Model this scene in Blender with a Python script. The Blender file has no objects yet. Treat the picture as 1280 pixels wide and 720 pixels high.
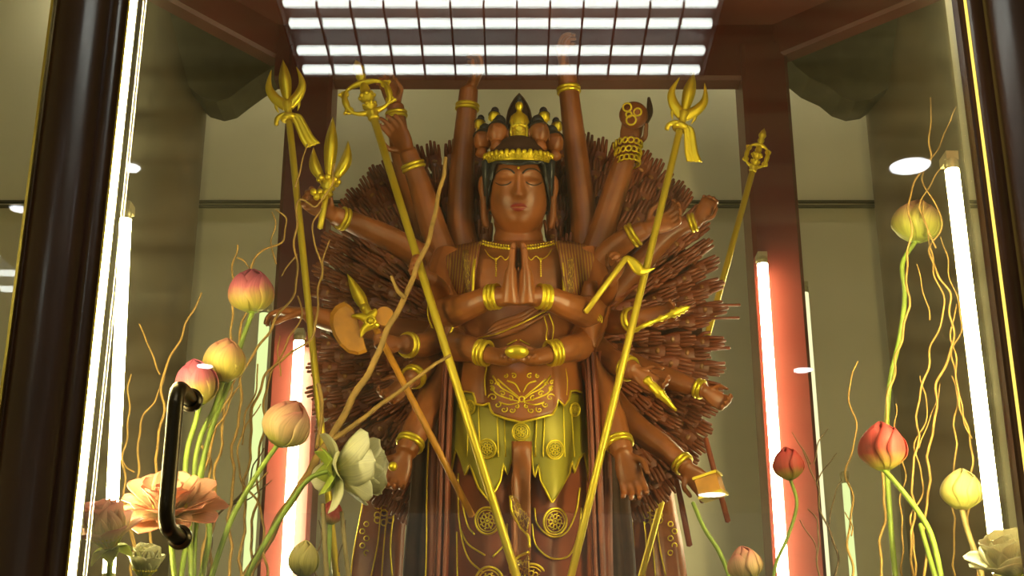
import bpy, math, random
from mathutils import Vector, Matrix, Quaternion, noise
PI = math.pi
V = Vector
rnd = random.Random(7)
scn = bpy.context.scene
COL = scn.collection

# ---------------------------------------------------------------- camera
FPX = 1700.0
PITCH = math.radians(19.7)
cam_d = bpy.data.cameras.new('camera')
cam = bpy.data.objects.new('camera', cam_d)
COL.objects.link(cam)
cam_d.sensor_width = 36.0
cam_d.lens = 36.0 * FPX / 1280.0
cam_d.clip_start = 0.02
cam.location = (0, 0, 0)
cam.rotation_euler = (PI / 2 + PITCH, 0, 0)
scn.camera = cam
cF = V((0, math.cos(PITCH), math.sin(PITCH)))
cU = V((0, -math.sin(PITCH), math.cos(PITCH)))

def ray(px, py):
    return cF + V(((px - 640) / FPX, 0, 0)) + cU * ((360 - py) / FPX)

def W(px, py, Y):
    """point of the place on the upright plane at depth Y"""
    d = ray(px, py)
    return d * (Y / d.y)

def mpp(px, py, Y):
    return W(px, py, Y).dot(cF) / FPX

# ---------------------------------------------------------------- materials
MATS = {}
def mat(name, color=(0.5, 0.5, 0.5), rough=0.5, metal=0.0, emis=None, estr=0.0, vary=0.0, vscale=20.0, bump=0.0, bscale=60.0, coat=0.0, sss=0.0, trans=0.0):
    m = bpy.data.materials.new(name)
    m.use_nodes = True
    nt = m.node_tree
    b = nt.nodes['Principled BSDF']
    b.inputs['Base Color'].default_value = (*color, 1)
    b.inputs['Roughness'].default_value = rough
    b.inputs['Metallic'].default_value = metal
    if coat:
        b.inputs['Coat Weight'].default_value = coat
        b.inputs['Coat Roughness'].default_value = 0.15
    if emis:
        b.inputs['Emission Color'].default_value = (*emis, 1)
        b.inputs['Emission Strength'].default_value = estr
    tc = nt.nodes.new('ShaderNodeTexCoord')
    if vary:
        n = nt.nodes.new('ShaderNodeTexNoise')
        n.inputs['Scale'].default_value = vscale
        n.inputs['Detail'].default_value = 4
        r = nt.nodes.new('ShaderNodeValToRGB')
        r.color_ramp.elements[0].position = 0.3
        r.color_ramp.elements[1].position = 0.7
        r.color_ramp.elements[0].color = (*[c * (1 - vary) for c in color], 1)
        r.color_ramp.elements[1].color = (*[min(1, c * (1 + vary)) for c in color], 1)
        nt.links.new(tc.outputs['Object'], n.inputs['Vector'])
        nt.links.new(n.outputs['Fac'], r.inputs['Fac'])
        nt.links.new(r.outputs['Color'], b.inputs['Base Color'])
    if bump:
        n2 = nt.nodes.new('ShaderNodeTexNoise')
        n2.inputs['Scale'].default_value = bscale
        bp = nt.nodes.new('ShaderNodeBump')
        bp.inputs['Strength'].default_value = bump
        bp.inputs['Distance'].default_value = 0.004
        nt.links.new(tc.outputs['Object'], n2.inputs['Vector'])
        nt.links.new(n2.outputs['Fac'], bp.inputs['Height'])
        nt.links.new(bp.outputs['Normal'], b.inputs['Normal'])
    MATS[name] = m
    return m

def ramp_mat(name, stops, rough=0.5, trans=0.5, streak=0.0, streak_col=None):
    """petals: colour runs along the petal from base to tip (UV v)"""
    m = bpy.data.materials.new(name)
    m.use_nodes = True
    nt = m.node_tree
    b = nt.nodes['Principled BSDF']
    b.inputs['Roughness'].default_value = rough
    tc = nt.nodes.new('ShaderNodeTexCoord')
    sx = nt.nodes.new('ShaderNodeSeparateXYZ')
    nt.links.new(tc.outputs['UV'], sx.inputs[0])
    r = nt.nodes.new('ShaderNodeValToRGB')
    els = r.color_ramp.elements
    els[0].position, els[0].color = stops[0][0], (*stops[0][1], 1)
    els[1].position, els[1].color = stops[-1][0], (*stops[-1][1], 1)
    for p, c in stops[1:-1]:
        e = els.new(p)
        e.color = (*c, 1)
    nz = nt.nodes.new('ShaderNodeTexNoise')
    nz.inputs['Scale'].default_value = 60
    ad = nt.nodes.new('ShaderNodeMath'); ad.operation = 'MULTIPLY_ADD'
    ad.inputs[1].default_value = 0.22
    sb = nt.nodes.new('ShaderNodeMath'); sb.operation = 'SUBTRACT'; sb.inputs[1].default_value = 0.11
    nt.links.new(tc.outputs['Object'], nz.inputs['Vector'])
    nt.links.new(nz.outputs['Fac'], ad.inputs[0])
    nt.links.new(sx.outputs['Y'], ad.inputs[2])
    nt.links.new(ad.outputs[0], sb.inputs[0])
    nt.links.new(sb.outputs[0], r.inputs['Fac'])
    # fine veins along the petal
    mv = nt.nodes.new('ShaderNodeMapping'); mv.inputs['Scale'].default_value = (16, 0.7, 1)
    nt.links.new(tc.outputs['UV'], mv.inputs['Vector'])
    vn = nt.nodes.new('ShaderNodeTexNoise'); vn.inputs['Scale'].default_value = 1.6; vn.inputs['Detail'].default_value = 3
    nt.links.new(mv.outputs[0], vn.inputs['Vector'])
    vr = nt.nodes.new('ShaderNodeMapRange'); vr.inputs['From Min'].default_value = 0.3; vr.inputs['From Max'].default_value = 0.7
    vr.inputs['To Min'].default_value = 0.78; vr.inputs['To Max'].default_value = 1.08
    nt.links.new(vn.outputs['Fac'], vr.inputs['Value'])
    vm = nt.nodes.new('ShaderNodeVectorMath'); vm.operation = 'SCALE'
    nt.links.new(r.outputs['Color'], vm.inputs[0]); nt.links.new(vr.outputs[0], vm.inputs['Scale'])
    r = vm; r_out = vm.outputs['Vector']
    nt.links.new(r_out, b.inputs['Base Color'])
    tr = nt.nodes.new('ShaderNodeBsdfTranslucent')
    nt.links.new(r_out, tr.inputs['Color'])
    mx = nt.nodes.new('ShaderNodeMixShader')
    mx.inputs[0].default_value = trans
    nt.links.new(b.outputs[0], mx.inputs[1])
    nt.links.new(tr.outputs[0], mx.inputs[2])
    nt.links.new(mx.outputs[0], nt.nodes['Material Output'].inputs['Surface'])
    MATS[name] = m
    return m

def emit_mat(name, color, strength):
    m = bpy.data.materials.new(name)
    m.use_nodes = True
    nt = m.node_tree
    nt.nodes.remove(nt.nodes['Principled BSDF'])
    e = nt.nodes.new('ShaderNodeEmission')
    e.inputs['Color'].default_value = (*color, 1)
    e.inputs['Strength'].default_value = strength
    nt.links.new(e.outputs[0], nt.nodes['Material Output'].inputs['Surface'])
    MATS[name] = m
    return m

def pattern_mat(name, base, gold, kind, scale, rough=0.4):
    """painted gold ornament on a garment, in UV space"""
    m = bpy.data.materials.new(name)
    m.use_nodes = True
    nt = m.node_tree
    b = nt.nodes['Principled BSDF']
    tc = nt.nodes.new('ShaderNodeTexCoord')
    mp = nt.nodes.new('ShaderNodeMapping')
    mp.inputs['Scale'].default_value = scale
    nt.links.new(tc.outputs['UV'], mp.inputs['Vector'])
    if kind == 'stripes':
        t = nt.nodes.new('ShaderNodeTexWave')
        t.inputs['Scale'].default_value = 1.0
        t.inputs['Distortion'].default_value = 0.6
        src = t.outputs['Fac']
        lo, hi = 0.82, 0.9
    else:
        t = nt.nodes.new('ShaderNodeTexVoronoi')
        t.feature = 'DISTANCE_TO_EDGE'
        t.inputs['Scale'].default_value = 1.0
        src = t.outputs['Distance']
        lo, hi = 0.07, 0.03
    nt.links.new(mp.outputs[0], t.inputs['Vector'])
    r = nt.nodes.new('ShaderNodeMapRange')
    r.inputs['From Min'].default_value = lo
    r.inputs['From Max'].default_value = hi
    nt.links.new(src, r.inputs['Value'])
    mx = nt.nodes.new('ShaderNodeMix'); mx.data_type = 'RGBA'
    mx.inputs['A'].default_value = (*base, 1)
    mx.inputs['B'].default_value = (*gold, 1)
    nt.links.new(r.outputs[0], mx.inputs['Factor'])
    nt.links.new(mx.outputs['Result'], b.inputs['Base Color'])
    m2 = nt.nodes.new('ShaderNodeMath'); m2.operation = 'MULTIPLY'; m2.inputs[1].default_value = 0.6
    nt.links.new(r.outputs[0], m2.inputs[0])
    nt.links.new(m2.outputs[0], b.inputs['Metallic'])
    b.inputs['Roughness'].default_value = rough
    MATS[name] = m
    return m

def glass_mat(name, refl=0.045, tint=(1, 1, 1), film=0.0):
    m = bpy.data.materials.new(name)
    m.use_nodes = True
    nt = m.node_tree
    nt.nodes.remove(nt.nodes['Principled BSDF'])
    t = nt.nodes.new('ShaderNodeBsdfTransparent'); t.inputs['Color'].default_value = (*tint, 1)
    g = nt.nodes.new('ShaderNodeBsdfGlossy'); g.inputs['Roughness'].default_value = 0.0
    lw = nt.nodes.new('ShaderNodeLayerWeight'); lw.inputs['Blend'].default_value = 0.5
    pw = nt.nodes.new('ShaderNodeMath'); pw.operation = 'POWER'; pw.inputs[1].default_value = 5
    ma = nt.nodes.new('ShaderNodeMath'); ma.operation = 'MULTIPLY_ADD'; ma.inputs[1].default_value = 0.7; ma.inputs[2].default_value = refl
    nt.links.new(lw.outputs['Facing'], pw.inputs[0])
    nt.links.new(pw.outputs[0], ma.inputs[0])
    mx = nt.nodes.new('ShaderNodeMixShader')
    nt.links.new(ma.outputs[0], mx.inputs[0])
    nt.links.new(t.outputs[0], mx.inputs[1])
    nt.links.new(g.outputs[0], mx.inputs[2])
    last = mx
    if film:
        d = nt.nodes.new('ShaderNodeBsdfDiffuse'); d.inputs['Color'].default_value = (0.75, 0.72, 0.6, 1)
        dt = nt.nodes.new('ShaderNodeBsdfTranslucent'); dt.inputs['Color'].default_value = (0.75, 0.72, 0.6, 1)
        dm = nt.nodes.new('ShaderNodeMixShader'); dm.inputs[0].default_value = 0.5
        nt.links.new(d.outputs[0], dm.inputs[1]); nt.links.new(dt.outputs[0], dm.inputs[2])
        tc = nt.nodes.new('ShaderNodeTexCoord')
        mp = nt.nodes.new('ShaderNodeMapping'); mp.inputs['Rotation'].default_value = (0, math.radians(-38), 0); mp.inputs['Scale'].default_value = (1.2, 1, 14)
        nz = nt.nodes.new('ShaderNodeTexNoise'); nz.inputs['Scale'].default_value = 1.6; nz.inputs['Detail'].default_value = 6
        nt.links.new(tc.outputs['Object'], mp.inputs['Vector']); nt.links.new(mp.outputs[0], nz.inputs['Vector'])
        mr = nt.nodes.new('ShaderNodeMapRange'); mr.inputs['From Min'].default_value = 0.35; mr.inputs['From Max'].default_value = 0.75
        mr.inputs['To Min'].default_value = film * 0.35; mr.inputs['To Max'].default_value = film * 1.6
        nt.links.new(nz.outputs['Fac'], mr.inputs['Value'])
        m3 = nt.nodes.new('ShaderNodeMixShader')
        nt.links.new(mr.outputs[0], m3.inputs[0])
        nt.links.new(mx.outputs[0], m3.inputs[1]); nt.links.new(dm.outputs[0], m3.inputs[2])
        last = m3
    nt.links.new(last.outputs[0], nt.nodes['Material Output'].inputs['Surface'])
    MATS[name] = m
    return m

WOODC = (0.30, 0.092, 0.022)
GOLDC = (0.88, 0.68, 0.035)
mat('wood', WOODC, 0.36, vary=0.28, vscale=14, bump=0.12, bscale=90)
mat('wood_fan', (0.24, 0.062, 0.020), 0.42, vary=0.3, vscale=9)
mat('wood_red', (0.24, 0.055, 0.02), 0.42, vary=0.25, vscale=10)
mat('wood_orange', (0.62, 0.27, 0.022), 0.4, vary=0.2, vscale=30)
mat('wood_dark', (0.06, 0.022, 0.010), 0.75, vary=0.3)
mat('gold', GOLDC, 0.34, 0.72, vary=0.08, vscale=30, bump=0.15, bscale=120)
mat('gold_pole', (0.78, 0.60, 0.04), 0.4, 0.45)
mat('olive_gold', (0.34, 0.29, 0.018), 0.42, 0.25, vary=0.2, vscale=8)
mat('hair', (0.018, 0.018, 0.022), 0.35)
mat('lips', (0.26, 0.022, 0.014), 0.4)
mat('eyeline', (0.022, 0.012, 0.01), 0.6)
mat('palm_eye', (0.40, 0.18, 0.06), 0.25)
pattern_mat('shawl', (0.26, 0.08, 0.035), (0.62, 0.42, 0.05), 'stripes', (4.2, 0.6, 1))
pattern_mat('scroll', (0.20, 0.08, 0.03), (0.7, 0.5, 0.05), 'cells', (5, 7, 1))
mat('stem', (0.20, 0.28, 0.03), 0.5, vary=0.3, vscale=25)
mat('stem_brown', (0.22, 0.16, 0.05), 0.6, vary=0.3, vscale=25)
mat('twig', (0.38, 0.22, 0.05), 0.65, vary=0.3, vscale=40)
mat('twig_dark', (0.12, 0.075, 0.03), 0.65, vary=0.3, vscale=40)
mat('leaf', (0.36, 0.45, 0.05), 0.5, vary=0.15, vscale=20)
mat('seedpod', (0.75, 0.62, 0.08), 0.6)
ramp_mat('pink_petal', [(0.0, (0.62, 0.60, 0.08)), (0.32, (0.70, 0.50, 0.15)), (0.6, (0.72, 0.20, 0.26)), (1.0, (0.62, 0.12, 0.24))])
ramp_mat('peach_petal', [(0.0, (0.70, 0.66, 0.09)), (0.5, (0.80, 0.62, 0.18)), (0.8, (0.82, 0.50, 0.26)), (1.0, (0.80, 0.36, 0.28))])
ramp_mat('blush_petal', [(0.0, (0.62, 0.62, 0.10)), (0.25, (0.80, 0.62, 0.30)), (0.7, (0.82, 0.52, 0.34)), (1.0, (0.78, 0.30, 0.28))])
ramp_mat('coral_petal', [(0.0, (0.80, 0.70, 0.25)), (0.25, (0.83, 0.55, 0.30)), (0.7, (0.84, 0.48, 0.30)), (1.0, (0.80, 0.34, 0.24))])
ramp_mat('red_petal', [(0.0, (0.55, 0.52, 0.06)), (0.22, (0.62, 0.34, 0.10)), (0.4, (0.68, 0.12, 0.09)), (1.0, (0.66, 0.09, 0.10))])
ramp_mat('white_petal', [(0.0, (0.58, 0.66, 0.14)), (0.25, (0.88, 0.86, 0.55)), (1.0, (0.93, 0.91, 0.72))])
ramp_mat('faded_petal', [(0.0, (0.55, 0.62, 0.10)), (0.3, (0.82, 0.72, 0.40)), (0.65, (0.84, 0.58, 0.46)), (1.0, (0.80, 0.42, 0.44))])
ramp_mat('cream_petal', [(0.0, (0.58, 0.54, 0.10)), (0.5, (0.68, 0.60, 0.18)), (1.0, (0.70, 0.60, 0.26))])
ramp_mat('cream_pink_petal', [(0.0, (0.55, 0.60, 0.08)), (0.45, (0.68, 0.62, 0.12)), (0.75, (0.74, 0.52, 0.22)), (1.0, (0.76, 0.34, 0.24))])
mat('lacquer', (0.085, 0.034, 0.018), 0.30, coat=0.4, vary=0.2, vscale=6)
mat('lacquer_red', (0.16, 0.035, 0.02), 0.25, coat=0.4)
mat('brass', (0.80, 0.55, 0.08), 0.25, 0.9)
mat('bronze', (0.07, 0.055, 0.035), 0.28, 0.9)
mat('red_paint', (0.115, 0.018, 0.011), 0.42, vary=0.15, vscale=4)
mat('red_ceiling', (0.19, 0.052, 0.036), 0.5, vary=0.2, vscale=3)
mat('wall', (0.70, 0.65, 0.44), 0.8, vary=0.08, vscale=1.2)
mat('ceiling', (0.55, 0.52, 0.40), 0.8, vary=0.05)
mat('floor', (0.20, 0.17, 0.11), 0.35, vary=0.15, vscale=3)
mat('column', (0.13, 0.088, 0.036), 0.55, vary=0.35, vscale=5, bump=0.2, bscale=20)
mat('bracket', (0.085, 0.072, 0.034), 0.6, vary=0.2)
mat('altar', (0.16, 0.06, 0.03), 0.4, vary=0.2)
mat('metal_white', (0.7, 0.7, 0.66), 0.4)
mat('louver', (0.05, 0.045, 0.04), 0.5, 0.0)
mat('cap', (0.45, 0.40, 0.22), 0.4, 0.5)
emit_mat('tube_light', (1.0, 0.86, 0.38), 80)
emit_mat('tube_back', (1.0, 0.92, 0.52), 32)
emit_mat('refl_yellow', (1.0, 0.93, 0.50), 0.75)  # weak glow standing in for lit tubes reflected in glass
emit_mat('refl_pale', (0.78, 0.90, 0.36), 0.72)
emit_mat('led', (1.0, 0.88, 0.40), 100)
emit_mat('fill_tube', (1.0, 0.95, 0.72), 11)  # glow of the added tubes above the back wall
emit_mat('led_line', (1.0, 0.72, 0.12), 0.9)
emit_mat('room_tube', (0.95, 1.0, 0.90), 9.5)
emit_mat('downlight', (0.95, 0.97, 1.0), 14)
glass_mat('glass', 0.045, film=0.013)
glass_mat('glass_clean', 0.03)

# ---------------------------------------------------------------- mesh builder
ORG = {}
class MB:
    def __init__(s):
        s.v, s.f, s.uv, s.mi = [], [], [], []
        s.cur = 0
    def add(s, verts, faces, uvs=None):
        o = len(s.v)
        s.v += [V(p) for p in verts]
        s.uv += list(uvs) if uvs else [(0, 0)] * len(verts)
        s.f += [tuple(i + o for i in f) for f in faces]
        s.mi += [s.cur] * len(faces)
        return s
    def grid(s, rows, close_u=False, uvs=None):
        n, m = len(rows), len(rows[0])
        vs = [p for r in rows for p in r]
        uv = uvs or [(j / max(1, m - 1), i / max(1, n - 1)) for i in range(n) for j in range(m)]
        fs = []
        for i in range(n - 1):
            for j in range(m if close_u else m - 1):
                a, b = i * m + j, i * m + (j + 1) % m
                fs.append((a, b, b + m, a + m))
        return s.add(vs, fs, uv)
    def tube(s, pts, rad, seg=8, cap=True, flat=None):
        pts = [V(p) for p in pts]
        n = len(pts)
        if not hasattr(rad, '__len__'):
            rad = [rad] * n
        rows = []
        t0 = (pts[1] - pts[0]).normalized()
        ref = V((0, -1, 0)) if abs(t0.y) < 0.9 else V((0, 0, 1))
        if flat is not None:
            ref = V(flat[0])
        x = ref - t0 * ref.dot(t0)
        x.normalize()
        uv = []
        for i in range(n):
            t = (pts[min(i + 1, n - 1)] - pts[max(i - 1, 0)])
            if t.length < 1e-9:
                t = t0
            t = t.normalized()
            x = (x - t * x.dot(t)).normalized()
            y = t.cross(x)
            k = flat[1] if flat is not None else 1.0
            rows.append([pts[i] + (x * math.cos(2 * PI * j / seg) * k + y * math.sin(2 * PI * j / seg)) * rad[i] for j in range(seg)])
            uv += [(j / seg, i / (n - 1)) for j in range(seg)]
        o = len(s.v)
        s.grid(rows, True, uv)
        if cap:
            a, b = len(s.v), len(s.v) + 1
            ta = (pts[0] - pts[1]).normalized() * rad[0] * 0.5
            tb = (pts[-1] - pts[-2]).normalized() * rad[-1] * 0.5
            s.v += [pts[0] + ta, pts[-1] + tb]
            s.uv += [(0, 0), (0, 1)]
            l = o + (n - 1) * seg
            for j in range(seg):
                s.f.append((o + (j + 1) % seg, o + j, a)); s.mi.append(s.cur)
                s.f.append((l + j, l + (j + 1) % seg, b)); s.mi.append(s.cur)
        return s
    def ball(s, c, r, seg=12, rings=8, M=None):
        c = V(c)
        r = V(r) if hasattr(r, '__len__') else V((r, r, r))
        rows = []
        for i in range(rings + 1):
            a = PI * i / rings
            row = []
            for j in range(seg):
                b = 2 * PI * j / seg
                p = V((r.x * math.sin(a) * math.cos(b), r.y * math.sin(a) * math.sin(b), -r.z * math.cos(a)))
                row.append(c + (M @ p if M is not None else p))
            rows.append(row)
        # pinch poles to a tiny radius so that faces stay valid
        return s.grid(rows, True)
    def box(s, c, d, M=None):
        c = V(c); vs = []
        for i in (-1, 1):
            for j in (-1, 1):
                for k in (-1, 1):
                    p = V((i * d[0] / 2, j * d[1] / 2, k * d[2] / 2))
                    vs.append(c + (M @ p if M is not None else p))
        return s.add(vs, [(0, 1, 3, 2), (4, 6, 7, 5), (0, 4, 5, 1), (2, 3, 7, 6), (0, 2, 6, 4), (1, 5, 7, 3)])
    def prism(s, outline, nvec, depth):
        """closed outline of 3-D points, pushed along nvec"""
        n = len(outline)
        nv = V(nvec) * depth
        a = [V(p) for p in outline]
        vs = a + [p + nv for p in a]
        fs = [tuple(range(n - 1, -1, -1)), tuple(range(n, 2 * n))]
        fs += [(i, (i + 1) % n, n + (i + 1) % n, n + i) for i in range(n)]
        return s.add(vs, fs)
    def lathe(s, prof, org, axis, seg=16):
        axis = V(axis).normalized()
        x = axis.orthogonal().normalized()
        y = axis.cross(x)
        org = V(org)
        rows = [[org + axis * h + (x * math.cos(2 * PI * j / seg) + y * math.sin(2 * PI * j / seg)) * max(r, 1e-5) for j in range(seg)] for r, h in prof]
        return s.grid(rows, True)
    def torus(s, c, axis, R, r, seg=24, sub=8, squash=1.0, ref=None):
        axis = V(axis).normalized()
        x = axis.orthogonal().normalized() if ref is None else (V(ref) - axis * V(ref).dot(axis)).normalized()
        y = axis.cross(x)
        c = V(c)
        rows = []
        for i in range(seg + 1):
            a = 2 * PI * i / seg
            d = x * math.cos(a) + y * math.sin(a) * squash
            dn = d.normalized()
            rows.append([c + d * R + (dn * math.cos(2 * PI * j / sub) + axis * math.sin(2 * PI * j / sub)) * r for j in range(sub)])
        return s.grid(rows, True)
    def mesh(s, name, mats, off=V((0, 0, 0)), smooth=True):
        me = bpy.data.meshes.new(name)
        me.from_pydata([tuple(p - off) for p in s.v], [], s.f)
        for m in mats:
            me.materials.append(MATS[m])
        ul = me.uv_layers.new(name='UVMap')
        for l in me.loops:
            ul.data[l.index].uv = s.uv[l.vertex_index]
        for p in me.polygons:
            p.use_smooth = smooth
            p.material_index = s.mi[p.index]
        me.validate()
        me.update()
        return me
    def build(s, name, m, parent=None, smooth=True, fuse=None, smooth_it=2, solid=None, angle=None, loc=None):
        mats = [m] if isinstance(m, str) else list(m)
        off = ORG[parent] if parent is not None else (V(loc) if loc is not None else V((0, 0, 0)))
        me = s.mesh(name, mats, off, smooth)
        o = bpy.data.objects.new(name, me)
        COL.objects.link(o)
        if fuse:
            r = o.modifiers.new('r', 'REMESH'); r.mode = 'VOXEL'; r.voxel_size = fuse
            if smooth_it:
                q = o.modifiers.new('s', 'SMOOTH'); q.iterations = smooth_it; q.factor = 0.5
            dg = bpy.context.evaluated_depsgraph_get()
            me2 = bpy.data.meshes.new_from_object(o.evaluated_get(dg))
            me2.name = name
            o.modifiers.clear()
            o.data = me2
            bpy.data.meshes.remove(me)
            for p in me2.polygons:
                p.use_smooth = True
        if solid:
            q = o.modifiers.new('thickness', 'SOLIDIFY'); q.thickness = solid; q.offset = -1
        if angle is not None:
            try:
                o.data.set_sharp_from_angle(angle=math.radians(angle))
            except Exception:
                pass
        if parent is not None:
            o.parent = parent
        else:
            o.location = off
        ORG[o] = off
        return o

def tag(o, label=None, cat=None, group=None, kind=None):
    if label: o['label'] = label
    if cat: o['category'] = cat
    if group: o['group'] = group
    if kind: o['kind'] = kind
    return o

def thing(name, loc, label, cat, group=None, kind=None):
    o = bpy.data.objects.new(name, None)
    o.empty_display_size = 0.05
    COL.objects.link(o)
    o.location = loc
    ORG[o] = V(loc)
    return tag(o, label, cat, group, kind)

def struct(name, mb, m, **k):
    return tag(mb.build(name, m, smooth=k.pop('smooth', False), **k), kind='structure')

def crom(pts, n=6):
    """Catmull-Rom through 3-D points"""
    P = [V(p) for p in pts]
    P = [P[0] * 2 - P[1]] + P + [P[-1] * 2 - P[-2]]
    out = []
    for i in range(1, len(P) - 2):
        a, b, c, d = P[i - 1:i + 3]
        for k in range(n):
            t = k / n
            out.append(0.5 * ((2 * b) + (c - a) * t + (2 * a - 5 * b + 4 * c - d) * t * t + (3 * b - a - 3 * c + d) * t ** 3))
    out.append(P[-2])
    return out

def interp(tab, x):
    if x <= tab[0][0]: return tab[0][1:]
    for a, b in zip(tab, tab[1:]):
        if x <= b[0]:
            t = (x - a[0]) / (b[0] - a[0])
            t = t * t * (3 - 2 * t)
            return tuple(p + (q - p) * t for p, q in zip(a[1:], b[1:]))
    return tab[-1][1:]

def lerps(a, b, n):
    return [a + (b - a) * i / (n - 1) for i in range(n)]
# ================================================================ THE SETTING
YG = 2.30            # plane of the glass door
CASE_Z = 0.28        # floor of the case
FLOOR_Z = -1.20
CEIL_Z = 3.2
YB, YF = 5.0, -13.0
YC = (YB + YF) / 2
struct('floor', MB().box((0, YC, FLOOR_Z - 0.05), (8.4, YB - YF, 0.1)), 'floor')
struct('ceiling', MB().box((0, YC, CEIL_Z + 0.05), (8.4, YB - YF, 0.1)), 'ceiling')
struct('wall_back', MB().box((0, YB + 0.05, 1.0), (8.4, 0.1, 4.4)), 'wall')
struct('wall_left', MB().box((-4.25, YC, 1.0), (0.1, YB - YF, 4.4)), 'wall')
struct('wall_right', MB().box((4.25, YC, 1.0), (0.1, YB - YF, 4.4)), 'wall')

# altar that carries the case
al = MB()
al.box((0, 3.55, (FLOOR_Z + CASE_Z) / 2), (3.2, 2.46, CASE_Z - FLOOR_Z))
al.box((0, 3.55, CASE_Z - 0.03), (3.3, 2.56, 0.06))
tag(al.build('altar_plinth', 'altar', smooth=False), kind='structure')

# ---- hexagonal canopy of red boards over the case
zb = W(335, 80, 4.22).z
def onz(px, py, z):
    d = ray(px, py)
    return d * (z / d.z)
Lb, Lf = W(345, 84, 4.22), onz(205, 5, zb)
Rb, Rf = W(968, 93, 4.22), onz(1150, 5, zb)
Lb.z = Rb.z = Lf.z = Rf.z = zb
Lf2 = Lb + (Lf - Lb) * 2.6
Rf2 = Rb + (Rf - Rb) * 2.6
def beam(name, a, b, h, t, m='red_paint'):
    d = (b - a).normalized(); n = d.cross(V((0, 0, 1))).normalized() * (t / 2)
    mb = MB()
    up = V((0, 0, h)); bv = V((0, 0, 0.012)); n2 = n * 0.75
    rows = []
    for p in (a, b):
        rows.append([p - n2, p + n2, p + n + bv, p + n + up, p - n + up, p - n + bv])
    mb.grid(rows, True)
    mb.f += [(5, 4, 3, 2, 1, 0), (6, 7, 8, 9, 10, 11)]; mb.mi += [0, 0]
    return struct(name, mb, m)
beam('trim_1', Lb, Lf2, 0.16, 0.07)
beam('trim_2', Rb, Rf2, 0.16, 0.07)
zl = W(640, 106, 4.22).z
la, lb_ = W(345, 106, 4.22), W(968, 106, 4.22)
la.z = lb_.z = zl
cz = zb + 0.13
beam('trim_3', la, lb_, cz - zl + 0.02, 0.09)
poly = [Lb + V((0, 0.03, 0)), Rb + V((0, 0.03, 0)), Rf2, V((Rf2.x, 2.2, 0)), V((Lf2.x, 2.2, 0)), Lf2]
mb = MB(); mb.prism([V((p.x, p.y, cz)) for p in poly], (0, 0, 1), 0.05)
struct('trim_4', mb, 'red_ceiling')

# ---- red back pillars
def pillar(n, px, py, wpx, Y, m):
    c = W(px, py, Y); w = wpx * mpp(px, py, Y)
    mb = MB()
    z0, z1 = CASE_Z, zl + 0.13
    o = [(-.5, -.42), (-.42, -.5), (.42, -.5), (.5, -.42), (.5, .42), (.42, .5), (-.42, .5), (-.5, .42)]
    rows = [[V((c.x + a * w, Y + b * w, z)) for a, b in o] for z in (z0, z1)]
    mb.grid(rows, True)
    return struct(n, mb, m)
pillar('trim_5', 389, 150, 56, 4.24, 'red_paint')
pillar('trim_6', 955, 150, 58, 4.24, 'red_paint')

# ---- brown round columns with corbels behind the case
def column(n, px, py, wpx, Y):
    c = W(px, py, Y); r = wpx * mpp(px, py, Y) / 2
    mb = MB()
    prof = [(r * 1.25, FLOOR_Z), (r * 1.25, FLOOR_Z + 0.2), (r, FLOOR_Z + 0.25), (r, 3.2)]
    mb.lathe(prof, (c.x, Y, 0), (0, 0, 1), 40)
    return struct(n, mb, 'column', smooth=True, angle=40)
column('trim_7', 198, 200, 108, 4.62)
column('trim_8', 1146, 200, 112, 4.62)
def corbel(n, pts, Y):
    mb = MB(); mb.prism([W(x, y, Y) for x, y in pts], (0, 1, 0), 0.16)
    return struct(n, mb, 'bracket')
corbel('trim_9', [(200, -30), (360, 60), (345, 82), (322, 96), (300, 112), (286, 123), (270, 127), (252, 122), (236, 108)], 4.46)
corbel('trim_10', [(975, 62), (1130, -30), (1110, 110), (1088, 124), (1070, 127), (1052, 121), (1036, 108), (1012, 97), (996, 84)], 4.46)

# ---- dado moulding lines on the back wall
mb = MB()
for py in (252, 258):
    p = W(640, py, YB - 0.01)
    mb.box((0, YB - 0.008, p.z), (8.3, 0.016, 0.008))
struct('trim_11', mb, 'bracket')

# ---- the door: lacquered posts, brass lines, panes, handle
door = thing('door_1', (0, YG, CASE_Z), None, None, kind='structure')
Z0, Z1 = CASE_Z, 2.45
def post(xa, xb, sgn, parent):
    """moulded upright; sgn = +1 when the opening lies at its right"""
    w = xb - xa
    prof = []
    for k in range(41):
        t = k / 40
        u = t if sgn > 0 else 1 - t
        y = -0.018
        y -= 0.026 * max(0, 1 - ((u - 0.40) / 0.36) ** 2) ** 0.7 if abs(u - 0.40) < 0.36 else 0
        y -= 0.010 * max(0, 1 - ((u - 0.86) / 0.10) ** 2) ** 0.5 if abs(u - 0.86) < 0.10 else 0
        prof.append((xa + t * w, YG + y))
    prof += [(xb, YG + 0.012), (xa, YG + 0.012)]
    mb = MB()
    mb.grid([[V((x, y, z)) for x, y in prof] for z in (Z0, Z1)], True)
    n = len(prof)
    mb.f += [tuple(range(n - 1, -1, -1)), tuple(range(n, 2 * n))]; mb.mi += [0, 0]
    mb.build('frame_post', 'lacquer', parent, smooth=True, angle=35)
LA, LB = W(64, 0, YG - 0.04).x, W(160, 0, YG - 0.03).x
RA, RB = W(1197, 0, YG - 0.02).x, W(1325, 80, YG).x
post(LA, LB, 1, door)
post(RA, RB, -1, door)
def bar(name, x, y, w, d, m, parent, z0=Z0, z1=Z1):
    return MB().box((x, y, (z0 + z1) / 2), (w, d, z1 - z0)).build(name, m, parent, smooth=False)
tag(bar('brass_inlay', LB + 0.002, YG - 0.020, 0.004, 0.016, 'brass', door), 'thin brass line along the opening')
bar('brass_inlay', LA - 0.003, YG - 0.012, 0.005, 0.03, 'brass', door)
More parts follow.
